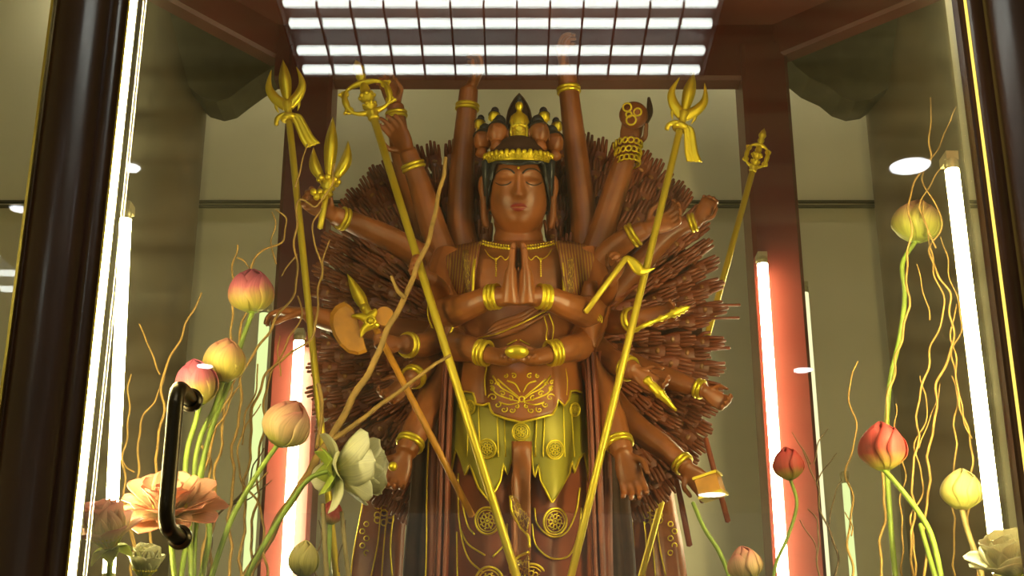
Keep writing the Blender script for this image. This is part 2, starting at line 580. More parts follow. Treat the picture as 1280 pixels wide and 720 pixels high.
tag(bar('lit_line', RA + 0.004, YG - 0.046, 0.0035, 0.006, 'led_line', door), 'thin glowing golden line on the right post')
MB().box(((LB + RA) / 2, YG + 0.004, (Z0 + Z1) / 2), (RA - LB, 0.008, Z1 - Z0)).build('glass_pane', 'glass', door, smooth=False)
# handle
A, B = W(239, 501, YG - 0.002), W(229, 672, YG - 0.002)
B.x = A.x
so = V((0, -0.105, 0))
hb = MB()
r = 0.0135
path = [A, A + so * 0.6, A + so * 0.88 + V((0, 0, -0.006)), A + so + V((0, 0, -0.03)), A + so + V((0, 0, -0.06)),
        B + so + V((0, 0, 0.06)), B + so + V((0, 0, 0.03)), B + so * 0.88 + V((0, 0, 0.006)), B + so * 0.6, B]
hb.tube(crom(path, 6), r, 16)
for p in (A, B):
    hb.lathe([(0.0, 0), (0.021, 0), (0.021, 0.008), (0.015, 0.014)], p, (0, -1, 0), 24)
tag(hb.build('handle', 'bronze', door), 'dark bronze pull handle')

# side panes beyond the posts
struct('window_1', MB().box((LA - 0.36, YG + 0.01, (Z0 + Z1) / 2), (0.7, 0.008, Z1 - Z0)), 'glass_clean')
struct('window_2', MB().box((RB + 0.36, YG + 0.01, (Z0 + Z1) / 2), (0.7, 0.008, Z1 - Z0)), 'glass_clean')

# ================================================================ LAMPS
def tube_lamp(a, b, r, label, m, group='fluorescent tubes in the case', holders=True, name='fluorescent_tube'):
    a, b = V(a), V(b)
    t = thing(name, b, label, 'lamp', group)
    MB().tube([a, b], r, 14).build('glass_tube', m, t)
    d = (b - a).normalized()
    for p, s in ((a, -1), (b, 1)):
        MB().lathe([(0.0, -0.001), (r * 1.04, -0.001), (r * 1.06, 0.022), (r * 0.7, 0.026), (0.0, 0.026)], p, d * s, 14).build('end_cap', 'cap', t)
        if holders:
            q = p + d * s * 0.028
            MB().box(q + V((0, r * 0.8, 0)), (r * 1.8, r * 3.4, 0.02)).build('lamp_holder', 'cap', t, smooth=False)
    return t
def vtube(px, pyt, Y, wpx, label, m, zbot=CASE_Z + 0.08, **k):
    p = W(px, pyt, Y)
    return tube_lamp((p.x, Y, zbot), p, wpx * mpp(px, pyt, Y) / 2, label, m, **k)
vtube(1190, 212, 2.62, 17, 'bright vertical fluorescent tube beside the right-hand door post', 'tube_light')
_p = W(157, 274, 2.62); _q = W(137, 700, 2.62)
_q = _p + (_q - _p) * ((_p.z - CASE_Z - 0.08) / (_p.z - _q.z))
tube_lamp(_q, _p, 7 * mpp(157, 274, 2.62), 'bright fluorescent tube leaning slightly beside the left-hand door post', 'tube_light', 'fluorescent tubes in the case')
for _s, _w in ((-1, 'left'), (1, 'right')):  # invented pair out of view, added to brighten the back wall
    tube_lamp((_s * 1.15 - .75, 4.72, CEIL_Z - 0.07), (_s * 1.15 + .75, 4.72, CEIL_Z - 0.07), 0.016, 'added unseen fill tube under the hall ceiling above the ' + _w + ' half of the back wall', 'fill_tube', 'added fill tubes')
vtube(953, 330, 4.10, 13, 'bright fluorescent tube upright in front of the red pillar right of the statue', 'tube_back')
vtube(374, 426, 4.10, 13, 'bright fluorescent tube upright in front of the red pillar left of the statue', 'tube_back')
vtube(331, 392, 4.45, 13, 'dim greenish tube standing in for a reflection, between the brown column and the left red pillar', 'refl_pale')  # this and the next two glow in place of reflected tubes
vtube(1005, 366, 4.45, 11, 'dim yellow tube standing in for a reflection, just right of the red pillar with the lit tube', 'refl_yellow')
vtube(1057, 604, 4.45, 9, 'short dim tube standing in for a reflection, low on the wall behind the red lotus bud', 'refl_pale')
# LED profiles on the inner edges of the posts
def led(x, y, w, label):
    t = thing('led_strip', (x, y, Z0), label, 'lamp')
    MB().box((x, y, (Z0 + Z1) / 2), (w, 0.008, Z1 - Z0 - 0.02)).build('diffuser', 'led', t, smooth=False)
    MB().box((x, y + 0.008, (Z0 + Z1) / 2), (w * 1.1, 0.008, Z1 - Z0)).build('channel', 'metal_white', t, smooth=False)
    return t
led(LB + 0.0090, YG - 0.022, 0.0095, 'glowing LED strip running up the inner edge of the left door post')
led(RA + 0.035, YG + 0.05, 0.0115, 'glowing LED strip tucked behind the right door post')

# ---- lamps of the hall, seen mirrored in the door glass
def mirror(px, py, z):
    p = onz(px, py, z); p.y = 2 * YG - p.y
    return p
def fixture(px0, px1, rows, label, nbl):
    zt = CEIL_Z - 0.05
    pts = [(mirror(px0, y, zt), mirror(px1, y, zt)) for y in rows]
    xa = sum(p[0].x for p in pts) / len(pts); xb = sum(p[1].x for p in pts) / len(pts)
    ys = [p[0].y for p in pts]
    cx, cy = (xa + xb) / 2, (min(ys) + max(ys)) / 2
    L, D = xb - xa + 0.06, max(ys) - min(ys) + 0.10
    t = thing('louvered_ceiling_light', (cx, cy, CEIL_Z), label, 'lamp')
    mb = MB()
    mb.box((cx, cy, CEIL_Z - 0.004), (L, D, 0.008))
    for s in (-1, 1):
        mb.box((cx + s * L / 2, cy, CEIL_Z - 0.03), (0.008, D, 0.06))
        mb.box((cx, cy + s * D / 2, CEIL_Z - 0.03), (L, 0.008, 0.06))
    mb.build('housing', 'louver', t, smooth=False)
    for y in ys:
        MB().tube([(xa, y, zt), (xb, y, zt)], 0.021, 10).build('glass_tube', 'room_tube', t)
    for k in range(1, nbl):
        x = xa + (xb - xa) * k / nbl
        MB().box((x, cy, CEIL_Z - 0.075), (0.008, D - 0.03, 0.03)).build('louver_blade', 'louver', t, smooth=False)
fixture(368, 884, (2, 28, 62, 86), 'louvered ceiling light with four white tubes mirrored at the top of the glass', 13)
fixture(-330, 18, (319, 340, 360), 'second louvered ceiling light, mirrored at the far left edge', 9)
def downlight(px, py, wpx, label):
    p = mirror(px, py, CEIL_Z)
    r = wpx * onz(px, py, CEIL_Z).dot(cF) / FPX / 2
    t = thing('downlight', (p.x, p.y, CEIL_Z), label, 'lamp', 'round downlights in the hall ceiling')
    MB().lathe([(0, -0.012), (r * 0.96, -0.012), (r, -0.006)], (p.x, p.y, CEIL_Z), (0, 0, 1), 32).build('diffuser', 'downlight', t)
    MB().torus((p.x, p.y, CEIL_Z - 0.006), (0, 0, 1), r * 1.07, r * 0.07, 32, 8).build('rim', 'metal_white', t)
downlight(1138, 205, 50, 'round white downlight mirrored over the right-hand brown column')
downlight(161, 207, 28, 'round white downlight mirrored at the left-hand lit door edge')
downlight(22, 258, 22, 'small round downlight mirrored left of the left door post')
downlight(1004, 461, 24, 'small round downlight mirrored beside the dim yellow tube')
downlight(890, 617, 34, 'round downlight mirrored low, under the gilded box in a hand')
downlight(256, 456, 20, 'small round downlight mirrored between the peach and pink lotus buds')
# ================================================================ THE STATUE
YS = 3.54
def S(px, py, dy=0.0):
    return W(px, py, YS + dy)
MP = mpp(648, 420, YS)          # metres per photo pixel near the statue
CX = 648.0
LV = [(286, 30, .060, .02), (300, 44, .075, .015), (308, 78, .100, .01), (322, 97, .120, 0), (345, 96, .135, 0), (385, 84, .135, 0), (425, 76, .135, 0), (455, 78, .140, 0),
      (490, 84, .145, 0), (540, 88, .150, 0), (600, 91, .155, 0), (660, 92, .155, 0), (720, 92, .155, 0), (830, 100, .170, 0)]
def lev(py):
    return interp(LV, py)
def legs(px, py):
    """two rounded legs under the long robe"""
    k = min(1, max(0, (py - 560) / 50))
    x = px - 650
    return k * (0.018 * math.exp(-((abs(x) - 42) / 20) ** 2) - 0.035 * math.exp(-(x / 11) ** 2))
def front(px, py, off=0.0):
    a, b, cdy = lev(py)
    t = (px - CX) / a
    d = cdy - b * math.sqrt(max(0.02, 1 - min(1, t * t))) - legs(px, py) - off
    return S(px, py, d)
def ring(py, n=48, grow=0.0, off=0.0):
    a, b, cdy = lev(py)
    out = []
    for j in range(n):
        t = 2 * PI * j / n
        px = CX + (a + grow) * math.cos(t)
        sn = math.sin(t)
        d = cdy - (b + off) * sn - (legs(px, py) if sn > 0 else 0) * max(0, sn)
        out.append(S(px, py, d))
    return out

base = S(648, 812); base.z = CASE_Z; base.y = YS
st = thing('many_armed_statue', base, 'tall carved wooden many-armed statue with praying hands and gold-trimmed robes', 'statue')

# ---- head frame
HT = math.radians(16)
hF = V((0, -math.cos(HT), -math.sin(HT)))
hU = V((0, -math.sin(HT), math.cos(HT)))
hR = V((1, 0, 0))
MH = mpp(648, 235, YS)
HC = S(648, 241, -0.02)
HA, HB, HZ = 0.083, 0.098, 0.128
EX = 2.35
def face_d(x, z):
    """relief of the face in metres; x, z in photo pixels from the head centre"""
    g = lambda u, s: math.exp(-(u / s) ** 2)
    d = 0.0
    if -16 < z < 26:
        h = 2.0 + 6.5 * max(0, min(1, (20 - z) / 29))
        sx = 3.6 + 2.4 * max(0, min(1, (12 - z) / 20))
        e = 1.0 if z > -9 else max(0, 1 - ((-9 - z) / 4) ** 2) if z > -13 else 0
        e *= min(1, max(0, (26 - z) / 8))
        d += h * g(x, sx) * e
        d += 3.0 * (g(x - 6, 3.2) + g(x + 6, 3.2)) * g(z + 7, 4)
    for s in (-1, 1):
        d -= 3.2 * g(x - s * 18, 11) * g(z - 14, 5)
        d += 2.8 * g(x - s * 18, 9) * g(z - 8, 4.0)
        d += 1.6 * g(x - s * 19, 13) * g(z - 21 + abs(abs(x) - 18) * 0.12, 2.6)
        d += 1.4 * g(x - s * 22, 11) * g(z + 10, 12)
    d += 3.4 * g(x, 9.5) * g(z + 20.5, 2.8)
    d += 3.2 * g(x, 8.0) * g(z + 26, 2.8)
    d -= 1.6 * g(x, 10) * g(z + 23.3, 1.2)
    d += 2.6 * g(x, 10) * g(z + 40, 6)
    return d * MH
def headp(x, z, off=0.0):
    """front surface of the head at x, z (photo pixels from the centre)"""
    xm, zm = x * MH, z * MH
    jaw = 1.0 - 0.10 * max(0, -zm / HZ) ** 2
    q = max(0.0, 1 - (abs(xm) / (HA * jaw)) ** EX - (abs(zm) / HZ) ** EX) ** (1 / EX)
    return HC + hR * xm + hU * zm + hF * (HB * q + face_d(x, z) * min(1, q * 2) + off)

BR = {}
def limb(mb, pts, rads, seg=14, key=None):
    P = crom(pts, 5)
    n = len(P); m = len(rads) - 1
    R = []
    for i in range(n):
        t = i / (n - 1) * m; k = min(m - 1, int(t)); f = t - k
        R.append(rads[k] * (1 - f) + rads[k + 1] * f)
    mb.tube(P, R, seg)
    if key: BR[key] = (P, R)

def hand(mb, wrist, d, nrm, size=0.15, curl=0.5, spread=0.16, thumb=1, seg=8, thick=1.0):
    """palm, four unequal bent fingers and a thumb; d towards the fingers, nrm out of the palm"""
    d = V(d).normalized(); nrm = V(nrm); nrm = (nrm - d * nrm.dot(d)).normalized()
    s = d.cross(nrm) * thumb
    k = size
    wrist = V(wrist)
    rows = []
    for t, w, h in ((-.06, .13, .105), (.06, .15, .095), (.2, .2, .085), (.36, .22, .08), (.47, .215, .07), (.52, .17, .045)):
        c = wrist + d * (t * k) - nrm * (0.01 * k)
        rows.append([c + s * (math.cos(2 * PI * j / 14) * w * k) + nrm * (math.sin(2 * PI * j / 14) * h * k * thick) for j in range(14)])
    o = len(mb.v)
    mb.grid(rows, True)
    mb.f += [tuple(o + j for j in range(13, -1, -1)), tuple(o + 70 + j for j in range(14))]; mb.mi += [mb.cur] * 2
    L = (.42, .47, .43, .33)
    for i in range(4):
        u = (1.5 - i) / 1.5
        p = wrist + d * (.46 * k) + s * (u * .158 * k)
        a = 0.12 + curl * 0.15
        dirv = (d + s * (u * spread)).normalized()
        pts, ang = [p - dirv * .08 * k, p], 0
        for j, f in enumerate((.45, .31, .24)):
            ang += curl * (0.75 if j == 0 else 0.95)
            p = p + (dirv * math.cos(ang) + nrm * math.sin(ang)) * (L[i] * f * k)
            pts.append(p)
        mb.tube(crom(pts, 3), lerps(.052 * k * thick ** .5, .038 * k * thick ** .5, (len(pts) - 1) * 3 + 1), seg)
    p = wrist + d * (.14 * k) + s * (.16 * k) + nrm * .02 * k
    t1 = (d * .62 + s * .68 + nrm * (.25 + .3 * curl)).normalized()
    t2 = (d * .9 + s * (.3 - .4 * curl) + nrm * (.3 + .5 * curl)).normalized()
    pts = [p - t1 * .08 * k, p, p + t1 * .18 * k, p + t1 * .18 * k + t2 * .15 * k, p + t1 * .18 * k + t2 * .27 * k]
    mb.tube(crom(pts, 3), lerps(.065 * k, .042 * k, 13), seg)

# ---- body: torso, neck, head and the four main arms in one carved surface
B_ = MB()
rows = [ring(py, 56) for py in (302, 306, 310, 316, 324, 335, 350, 370, 395, 420, 445, 470, 500, 530, 560, 600, 650)]
B_.grid(rows, True)
n = len(rows) * 56
for k, r in ((0, range(55, -1, -1)), (n - 56, range(56))):
    B_.f.append(tuple(k + j for j in r)); B_.mi.append(0)
# neck with its three creases
rows = []
for i in range(13):
    t = i / 12
    py = 274 + 36 * t
    rr = 30 + 1.2 * math.sin(t * 12) + (14 * max(0, t - .75) * 4 if t > .75 else 0) * 0.5
    rows.append([S(648 + rr * math.cos(2 * PI * j / 28), py, 0.025 - 0.055 * (rr / 30) * math.sin(2 * PI * j / 28)) for j in range(28)])
B_.grid(rows, True)
B_.f += [tuple(len(B_.v) - 28 + j for j in range(28)), tuple(len(B_.v) - 28 * 13 + j for j in range(27, -1, -1))]; B_.mi += [0, 0]
# head
rows = []
NH, NV = 96, 90
for i in range(NV + 1):
    ph = PI * (0.002 + 0.996 * i / NV)
    row = []
    for j in range(NH):
        th = 2 * PI * j / NH
        dx, df, dz = math.sin(ph) * math.cos(th), math.sin(ph) * math.sin(th), -math.cos(ph)
        q = (abs(dx) ** EX + abs(df) ** EX + abs(dz) ** EX) ** (-1 / EX)
        x, f, z = dx * q * HA, df * q * HB, dz * q * HZ
        x *= 1.0 - 0.10 * max(0, -z / HZ) ** 2
        if f > 0:
            f += face_d(x / MH, z / MH) * min(1, f / HB * 2)
        row.append(HC + hR * x + hF * f + hU * z)
    rows.append(row)
B_.grid(rows, True)
# ears with long lobes
for s in (-1, 1):
    c0 = lambda x, z, f: HC + hR * (s * x * MH) + hU * (z * MH) + hF * (f * MH)
    pts = [c0(36, 22, -8), c0(42, 17, -8), c0(44, 6, -7), c0(42, -8, -6), c0(42, -24, -5), c0(41, -37, -4), c0(39, -43, -3)]
    B_.tube(crom(pts, 4), [.008, .012, .014, .015, .0155, .0155, .015, .0145, .014, .0135, .013, .0125, .012, .012, .012, .012, .012, .012, .012, .0115, .011, .011, .01, .009, .008][:25], 10, flat=((0, -1, 0), 1.35))
for s in (-1, 1):
    m = lambda x: 648 + s * x
    # praying arm
    limb(B_, [S(m(84), 322, 0), S(m(94), 352, -.03), S(m(89), 388, -.10), S(m(66), 384, -.235), S(m(36), 372, -.285), S(m(15), 371, -.315)], [.052, .050, .044, .036, .030, .024], key=('p', s))
    w = S(m(10), 376, -.32)
    tip = S(m(5), 300, -.345)
    hand(B_, w, tip - w, V((-s, -.12, -.1)), (tip - w).length * 1.04, 0.0, 0.0, thumb=-s, thick=1.5)
    # lap arm
    limb(B_, [S(m(80), 345, .02), S(m(92), 395, -.02), S(m(80), 430, -.09), S(m(62), 436, -.185), S(m(44), 441, -.22)], [.045, .043, .039, .035, .030], key=('l', s))
    w = S(m(44), 441, -.22)
    hand(B_, w, S(m(-4), 452, -.27) - w, V((0, -.45, 1)), .165, 0.18, 0.03, thumb=s, thick=1.5)
body = B_.build('body', 'wood', st, fuse=0.0034, smooth_it=1)

# ---- face: closed eyelids, brows, lips, urna
for s in (-1, 1):
    e = [headp(s * x, z, 0.0012) for x, z in ((9, 7.5), (12, 5.2), (16, 3.8), (20, 3.8), (24, 5), (28, 8))]
    MB().tube(crom(e, 4), lerps(.0019, .0015, 21), 6).build('eyelid_line', 'eyeline', st)
    e = [headp(s * x, z, 0.001) for x, z in ((5, 18), (9, 22), (15, 24), (21, 23.5), (27, 20), (31, 15))]
    MB().tube(crom(e, 4), lerps(.0026, .0012, 21), 6).build('eyebrow', 'eyeline', st)
lp = MB()
for z0, z1, up in ((-23.2, -18.2, 1), (-23.4, -28.4, 0)):
    rows = []
    for i in range(7):
        v = i / 6
        row = []
        for j in range(17):
            u = j / 8 - 1
            wd = 11.5 if up else 9.5
            hgt = (1 - abs(u) ** 2.2)
            if up: hgt *= 1 - 0.25 * math.exp(-(u / .18) ** 2)
            row.append(headp(u * wd, z0 + (z1 - z0) * v * hgt, 0.0008 + .0012 * math.sin(PI * v)))
        rows.append(row)
    lp.grid(rows)
lp.build('lips', 'lips', st)
MB().ball(headp(0, 25, .002), (.004, .003, .004)).build('forehead_bead', 'gold', st)
MB().tube([headp(0, 29, .001), headp(0, 34, .001), headp(0, 41, .001)], [.0012, .003, .0012], 8).build('forehead_bead', 'hair', st)

# ---- hair cap
rows = []
for i in range(21):
    ph = PI * (0.02 + 0.60 * i / 20)
    row = []
    for j in range(64):
        th = 2 * PI * j / 64
        dx, df, dz = math.sin(ph) * math.cos(th), math.sin(ph) * math.sin(th), math.cos(ph)
        q = (abs(dx) ** EX + abs(df) ** EX + abs(dz) ** EX) ** (-1 / EX)
        x, f, z = dx * q * (HA + .010), df * q * (HB + .012), dz * q * (HZ + .012)
        lim = 0.064 + (0.012 * abs(x) / HA if f > 0 else 0) - (0.10 * max(0, abs(x) / HA - .82) * 5 if f > -0.02 else 0)
        if f > -0.03:
            z = max(z, lim)
        elif z < -0.06:
            z = -0.06
        row.append(HC + hR * x + hF * f + hU * z)
    rows.append(row)
hr = MB().grid(rows, True).build('hair', 'hair', st, solid=0.004)
for s in (-1, 1):   # locks in front of the ears
    MB().tube(crom([HC + hR * (s * (HA + .006)) + hU * z + hF * f for z, f in ((.085, .03), (.05, .03), (.02, .02), (-.01, .012))], 4), lerps(.015, .008, 13), 8).build('hair_lock', 'hair', st)

# ---- crown: gold band with leaf crest, small heads, standing figure
def hp(x, z, f):
    return HC + hR * (x * MH) + hU * (z * MH) + hF * f
cw = MB()
CR = HA + .007
def cpt(t, r, z):
    return HC + hR * (r * math.cos(t)) + hF * (r * 1.08 * math.sin(t)) + hU * z
ZC = 0.078
rows = []
for dr, dz in ((0, 0), (.004, 0), (.006, .003), (.002, .006), (.006, .010), (.002, .015), (.006, .017), (.005, .021), (0, .022), (-.004, .011), (0, 0)):
    rows.append([cpt(2 * PI * j / 72, CR + dr, ZC + dz) for j in range(72)])
cw.grid(rows, True)
for j in range(36):
    t = 2 * PI * j / 36
    c = cpt(t, CR + .004, ZC + .023)
    cw.ball(c, (.0075, .006, .007 + .003 * (j % 2)), 8, 6)
    cw.torus(cpt(t, CR + .007, ZC + .010), cpt(t, 1, 0) - HC, .006, .0018, 10, 5)
crown = cw.build('crown', 'gold', st)
tp = MB()
rows = [[cpt(2 * PI * j / 40, r, ZC + z) for j in range(40)] for r, z in ((CR - .006, .02), (CR - .012, .045), (CR - .04, .07), (.03, .08), (.001, .082))]
tp.grid(rows, True)
tp.build('crown_cap', 'wood_dark', st)

def small_head(c, s, face, turn, par, nm):
    """little face with its hair bun; c centre, s half width"""
    M = Matrix.Rotation(turn, 3, 'Z') @ Matrix.Rotation(math.radians(-14), 3, 'X')
    mb = MB()
    rows = []
    for i in range(25):
        a = PI * (0.004 + .992 * i / 24)
        row = []
        for j in range(32):
            b = 2 * PI * j / 32
            p = V((s * math.sin(a) * math.cos(b), -s * 1.1 * math.sin(a) * math.sin(b), -1.28 * s * math.cos(a)))
            if p.y < 0:
                x, z = p.x / s, p.z / s
                p.y -= s * (.22 * math.exp(-(x / .16) ** 2 - ((z + .1) / .28) ** 2) - .10 * (math.exp(-((x - .4) / .25) ** 2) + math.exp(-((x + .4) / .25) ** 2)) * math.exp(-((z - .15) / .16) ** 2)
                            + .10 * math.exp(-(x / .28) ** 2 - ((z + .55) / .12) ** 2))
            row.append(c + M @ p)
        rows.append(row)
    mb.grid(rows, True)
    for q in (-1, 1):
        mb.ball(c + M @ V((q * s * 1.02, 0.1 * s, -.15 * s)), (s * .14, s * .2, s * .55), 8, 6)
    mb.tube([c + M @ V((0, .1 * s, -1.0 * s)), c + M @ V((0, .2 * s, -1.9 * s))], [s * .5, s * .7], 12)
    h = mb.build(nm, face, par)
    m2 = MB()
    rows = []
    for i in range(11):
        a = PI * .5 * i / 10 * 1.12
        row = []
        for j in range(24):
            b = 2 * PI * j / 24
            p = V((1.12 * s * math.sin(a) * math.cos(b), -1.2 * s * math.sin(a) * math.sin(b), 1.4 * s * math.cos(a)))
            if p.y < 0: p.z = max(p.z, .38 * s)
            row.append(c + M @ p)
        rows.append(row)
    m2.grid(rows, True)
    m2.ball(c + M @ V((0, .0, 1.45 * s)), (s * .72, s * .72, s * .7), 10, 8)
    m2.build('small_hair', 'hair', h, solid=.001)
    return h
for px, py, dy, s in ((604, 175, -.04, 11.5), (622, 166, -.08, 12.5), (674, 166, -.08, 12.5), (692, 178, -.04, 12)):
    small_head(S(px, py, dy), s * MH, 'wood', math.radians((px - 648) * .7), st, 'small_head')
for px, py, dy, s in ((600, 155, -.03, 6.5), (618, 146, -.07, 7), (680, 146, -.07, 7), (696, 158, -.03, 6.5)):
    small_head(S(px, py, dy), s * MH, 'gold', math.radians((px - 648) * .5), st, 'small_head')
# standing gilded figure in front of a dark aureole
fb = MB()
rows = []
FD = -.075
for py, hw, dp in ((181, 7, .012), (178, 10, .016), (174, 9.5, .016), (168, 8.5, .015), (160, 9.0, .016), (153, 9.8, .017), (147, 9.5, .016), (143, 8, .013), (140.5, 4, .008), (138, 3.2, .007)):
    rows.append([S(649 + hw * math.cos(2 * PI * j / 20), py, FD - dp * math.sin(2 * PI * j / 20)) for j in range(20)])
fb.grid(rows, True)
for s in (-1, 1):
    fb.tube([S(649 + s * 8, 146, FD), S(649 + s * 10, 153, FD - .008), S(649 + s * 7, 158, FD - .016), S(649 + s * 1, 155, FD - .02)], [.006, .0065, .005, .004], 8)
    fb.tube([S(649 + s * 9, 155, FD - .01), S(649 + s * 10.5, 165, FD - .008), S(649 + s * 9, 176, FD - .01)], [.004, .005, .003], 8)
for k in range(4):
    fb.tube([S(642 + k * .5, 161 + 4 * k, FD - .016), S(649, 164 + 4 * k, FD - .019), S(656 - k * .5, 161 + 4 * k, FD - .016)], .0013, 6)
fb.ball(S(649, 133, FD - .004), (.0115, .0115, .0145), 16, 12)
fig = fb.build('standing_figure', 'gold', st)
m2 = MB(); m2.ball(S(649, 127.5, FD), (.0118, .0122, .008), 12, 8); m2.ball(S(649, 122.5, FD), (.007, .007, .009), 10, 8)
m2.build('figure_hair', 'hair', fig)
out = [(-10, 182), (-14, 172), (-15.5, 160), (-15, 148), (-13, 138), (-9.5, 130), (-5, 123), (0, 117), (5, 123), (9.5, 130), (13, 138), (15, 148), (15.5, 160), (14, 172), (10, 182)]
m2 = MB(); m2.prism([S(649 + x, y, FD + .022) for x, y in out], (0, 1, 0), .012)
m2.tube([S(649 + x, y, FD + .02) for x, y in out], .003, 8)
tag(m2.build('aureole', 'wood_dark', fig), 'dark pointed aureole')

# ---- garments
def trim(pts, r=.0028, name='gold_trim', par=None, m='gold', off=.004, n=5):
    P = crom([front(x, y, off) for x, y in pts], n)
    return MB().tube(P, r, 7).build(name, m, par or st)
def shell(cols, nv, off, m, name, solid=.006, fold=0.0, nf=6):
    """garment panel: cols = list of (px_top, py_top, px_bottom, py_bottom)"""
    rows = []
    for i in range(nv + 1):
        v = i / nv
        rows.append([front(a + (c - a) * v, b + (d - b) * v, off + fold * math.sin(nf * PI * k / (len(cols) - 1))) for k, (a, b, c, d) in enumerate(cols)])
    return MB().grid(rows).build(name, m, st, solid=solid)

for s in (-1, 1):
    m = lambda x: 648 + s * x
    cols = [(m(48 + 50 * k / 12), 303 + 10 * (k / 12) ** 2, m(57 + 43 * k / 12), 366 + 6 * k / 12) for k in range(13)]
    o = shell(cols, 14, .022, 'shawl', 'shoulder_shawl')
    trim([(m(48), 303), (m(55), 330), (m(57), 366)], .004, 'shawl_border', o, off=.026)
    cols = [(m(62 + 8 * k / 6), 312, m(61 + 6 * k / 6), 369) for k in range(7)]
    tag(shell(cols, 10, .026, 'scroll', 'shawl_border', .003))
    # leaf-shaped sleeve over the elbow
    c0 = lambda x, y, d: S(m(x), y, d)
    rows = []
    for i in range(13):
        v = i / 12
        py = 352 + 82 * v
        xo = 98 + 16 * math.sin(PI * min(1, v * 1.08)) - 2 * v
        xi = 84 - 6 * math.sin(PI * v) + 30 * max(0, v - .55) ** 1.3
        xi = min(xi, xo - .5)
        row = []
        for j in range(9):
            u = j / 8
            row.append(c0(xi + (xo - xi) * u, py, -.115 - .03 * math.sin(PI * u) + .05 * u))
        rows.append(row)
    sl = MB().grid(rows).build('sleeve', 'wood', st, solid=.006)
    MB().tube([r[-1] + V((0, -.004, 0)) for r in rows], .003, 7).build('gold_trim', 'gold', sl)
    MB().tube([r[0] + V((0, -.004, 0)) for r in rows[3:]], .0025, 7).build('gold_trim', 'gold', sl)
    g = MB()
    for rr in (3, 5.5, 8):
        g.tube([c0(97 + rr * math.cos(a * .45), 400 - rr * math.sin(a * .45), -.152) for a in range(-1, 8)], .0018, 6)
    g.build('gold_scroll', 'gold', sl)

# necklace
for s in (-1, 1):
    nk = MB()
    for k in range(12):
        x = s * (9 + 35 * k / 11)
        y = 311 - 6 * (abs(x) / 44) ** 2
        nk.ball(front(648 + x, y, .006), .0045, 8, 6)
        nk.ball(front(648 + x, y - 3.5, .006), .003, 6, 5)
    nk.tube(crom([front(648 + s * (9 + 35 * k / 11), 311 - 6 * ((9 + 35 * k / 11) / 44) ** 2, .006) for k in range(12)], 2), .002, 6)
    nk.tube(crom([front(648 + s * a, b, .006) for a, b in ((42, 312), (36, 320), (28, 324), (22, 320), (16, 325), (10, 318))], 4), .0015, 6)
    for k in range(9):
        nk.ball(front(648 + s * 28, 324 + 2.6 * k, .007), .0026 + (.002 if k == 0 else 0), 6, 5)
    nk.build('necklace', 'gold', st)

# sash folds across the belly
sb_ = MB()
for k in range(4):
    sb_.tube(crom([front(a, b, .008) for a, b in ((594 + 4 * k, 424 - k), (620, 421 - 5 * k), (650, 410 - 5 * k), (686 - 3 * k, 391 - 4 * k))], 6), [.004 + .0045 * math.sin(PI * i / 18) for i in range(19)], 8)
sb_.build('sash', 'wood', st)
g = trim([(596, 423), (622, 417), (652, 404), (684, 388)], .0022, 'gold_trim', off=.016)
g = MB()
g.tube(crom([front(x, y, .012) for x, y in ((680, 395), (684, 410), (683, 424), (690, 432))], 5), .002, 6)
g.tube(crom([front(x, y, .012) for x, y in ((686, 392), (692, 408), (690, 428))], 5), .002, 6)
for s in (-1, 1):
    g.tube(crom([front(648 + s * 2, 425, .03), front(648 + s * 10, 429, .03), front(648 + s * 14, 431, .028)], 4), .002, 6)
g.build('gold_trim', 'gold', st)

# long brown robe
rb = MB()
rows = []
for i in range(24):
    py = 520 + (835 - 520) * i / 23
    r = ring(py, 120)
    rows.append(r)
rb.grid(rows, True)
robe = rb.build('robe', 'wood_red', st)

# olive-gold skirt with pointed panels
HEM = [(562, 600), (570, 560), (576, 575), (582, 595), (587, 580), (590, 588), (598, 610), (612, 627), (626, 600), (629, 578), (634, 593), (640, 572), (641, 558), (652, 556), (664, 558), (664, 574), (668, 598),
       (673, 580), (676, 600), (690, 629), (705, 604), (713, 590), (714, 572), (718, 591), (724, 574), (730, 566), (736, 602)]
HEMD = HEM
def hem(px):
    for a, b in zip(HEMD, HEMD[1:]):
        if a[0] <= px <= b[0]:
            return a[1] + (b[1] - a[1]) * (px - a[0]) / max(1e-6, b[0] - a[0])
    return 596
xs = [562 + (736 - 562) * k / 116 for k in range(117)]
cols = []
for x in xs:
    cols.append((x if abs(x - 648) < 78 else 648 + 78 * (1 if x > 648 else -1) * (1 - .0001), 492, x, hem(x)))
rows = []
for i in range(25):
    v = i / 24
    rows.append([front(a + (c - a) * min(1, v * 1.6), b + (d - b) * v, .012 + .005 * math.sin((c - 562) / 9.5) * v) for a, b, c, d in cols])
skirt = MB().grid(rows).build('skirt', 'olive_gold', st, solid=.005)
MB().tube([front(x, hem(x), .019) for x in xs], .0030, 7).build('skirt_hem', 'gold', skirt)
g = MB()
for x0, x1 in ((598, 600), (621, 623), (630, 632), (671, 669), (681, 679), (704, 706), (586, 584), (714, 718)):
    g.tube(crom([front(x0 + (x1 - x0) * t, 505 + 66 * t, .020) for t in (0, .3, .6, 1)], 4), .0022, 6)
g.build('gold_trim', 'gold', skirt)
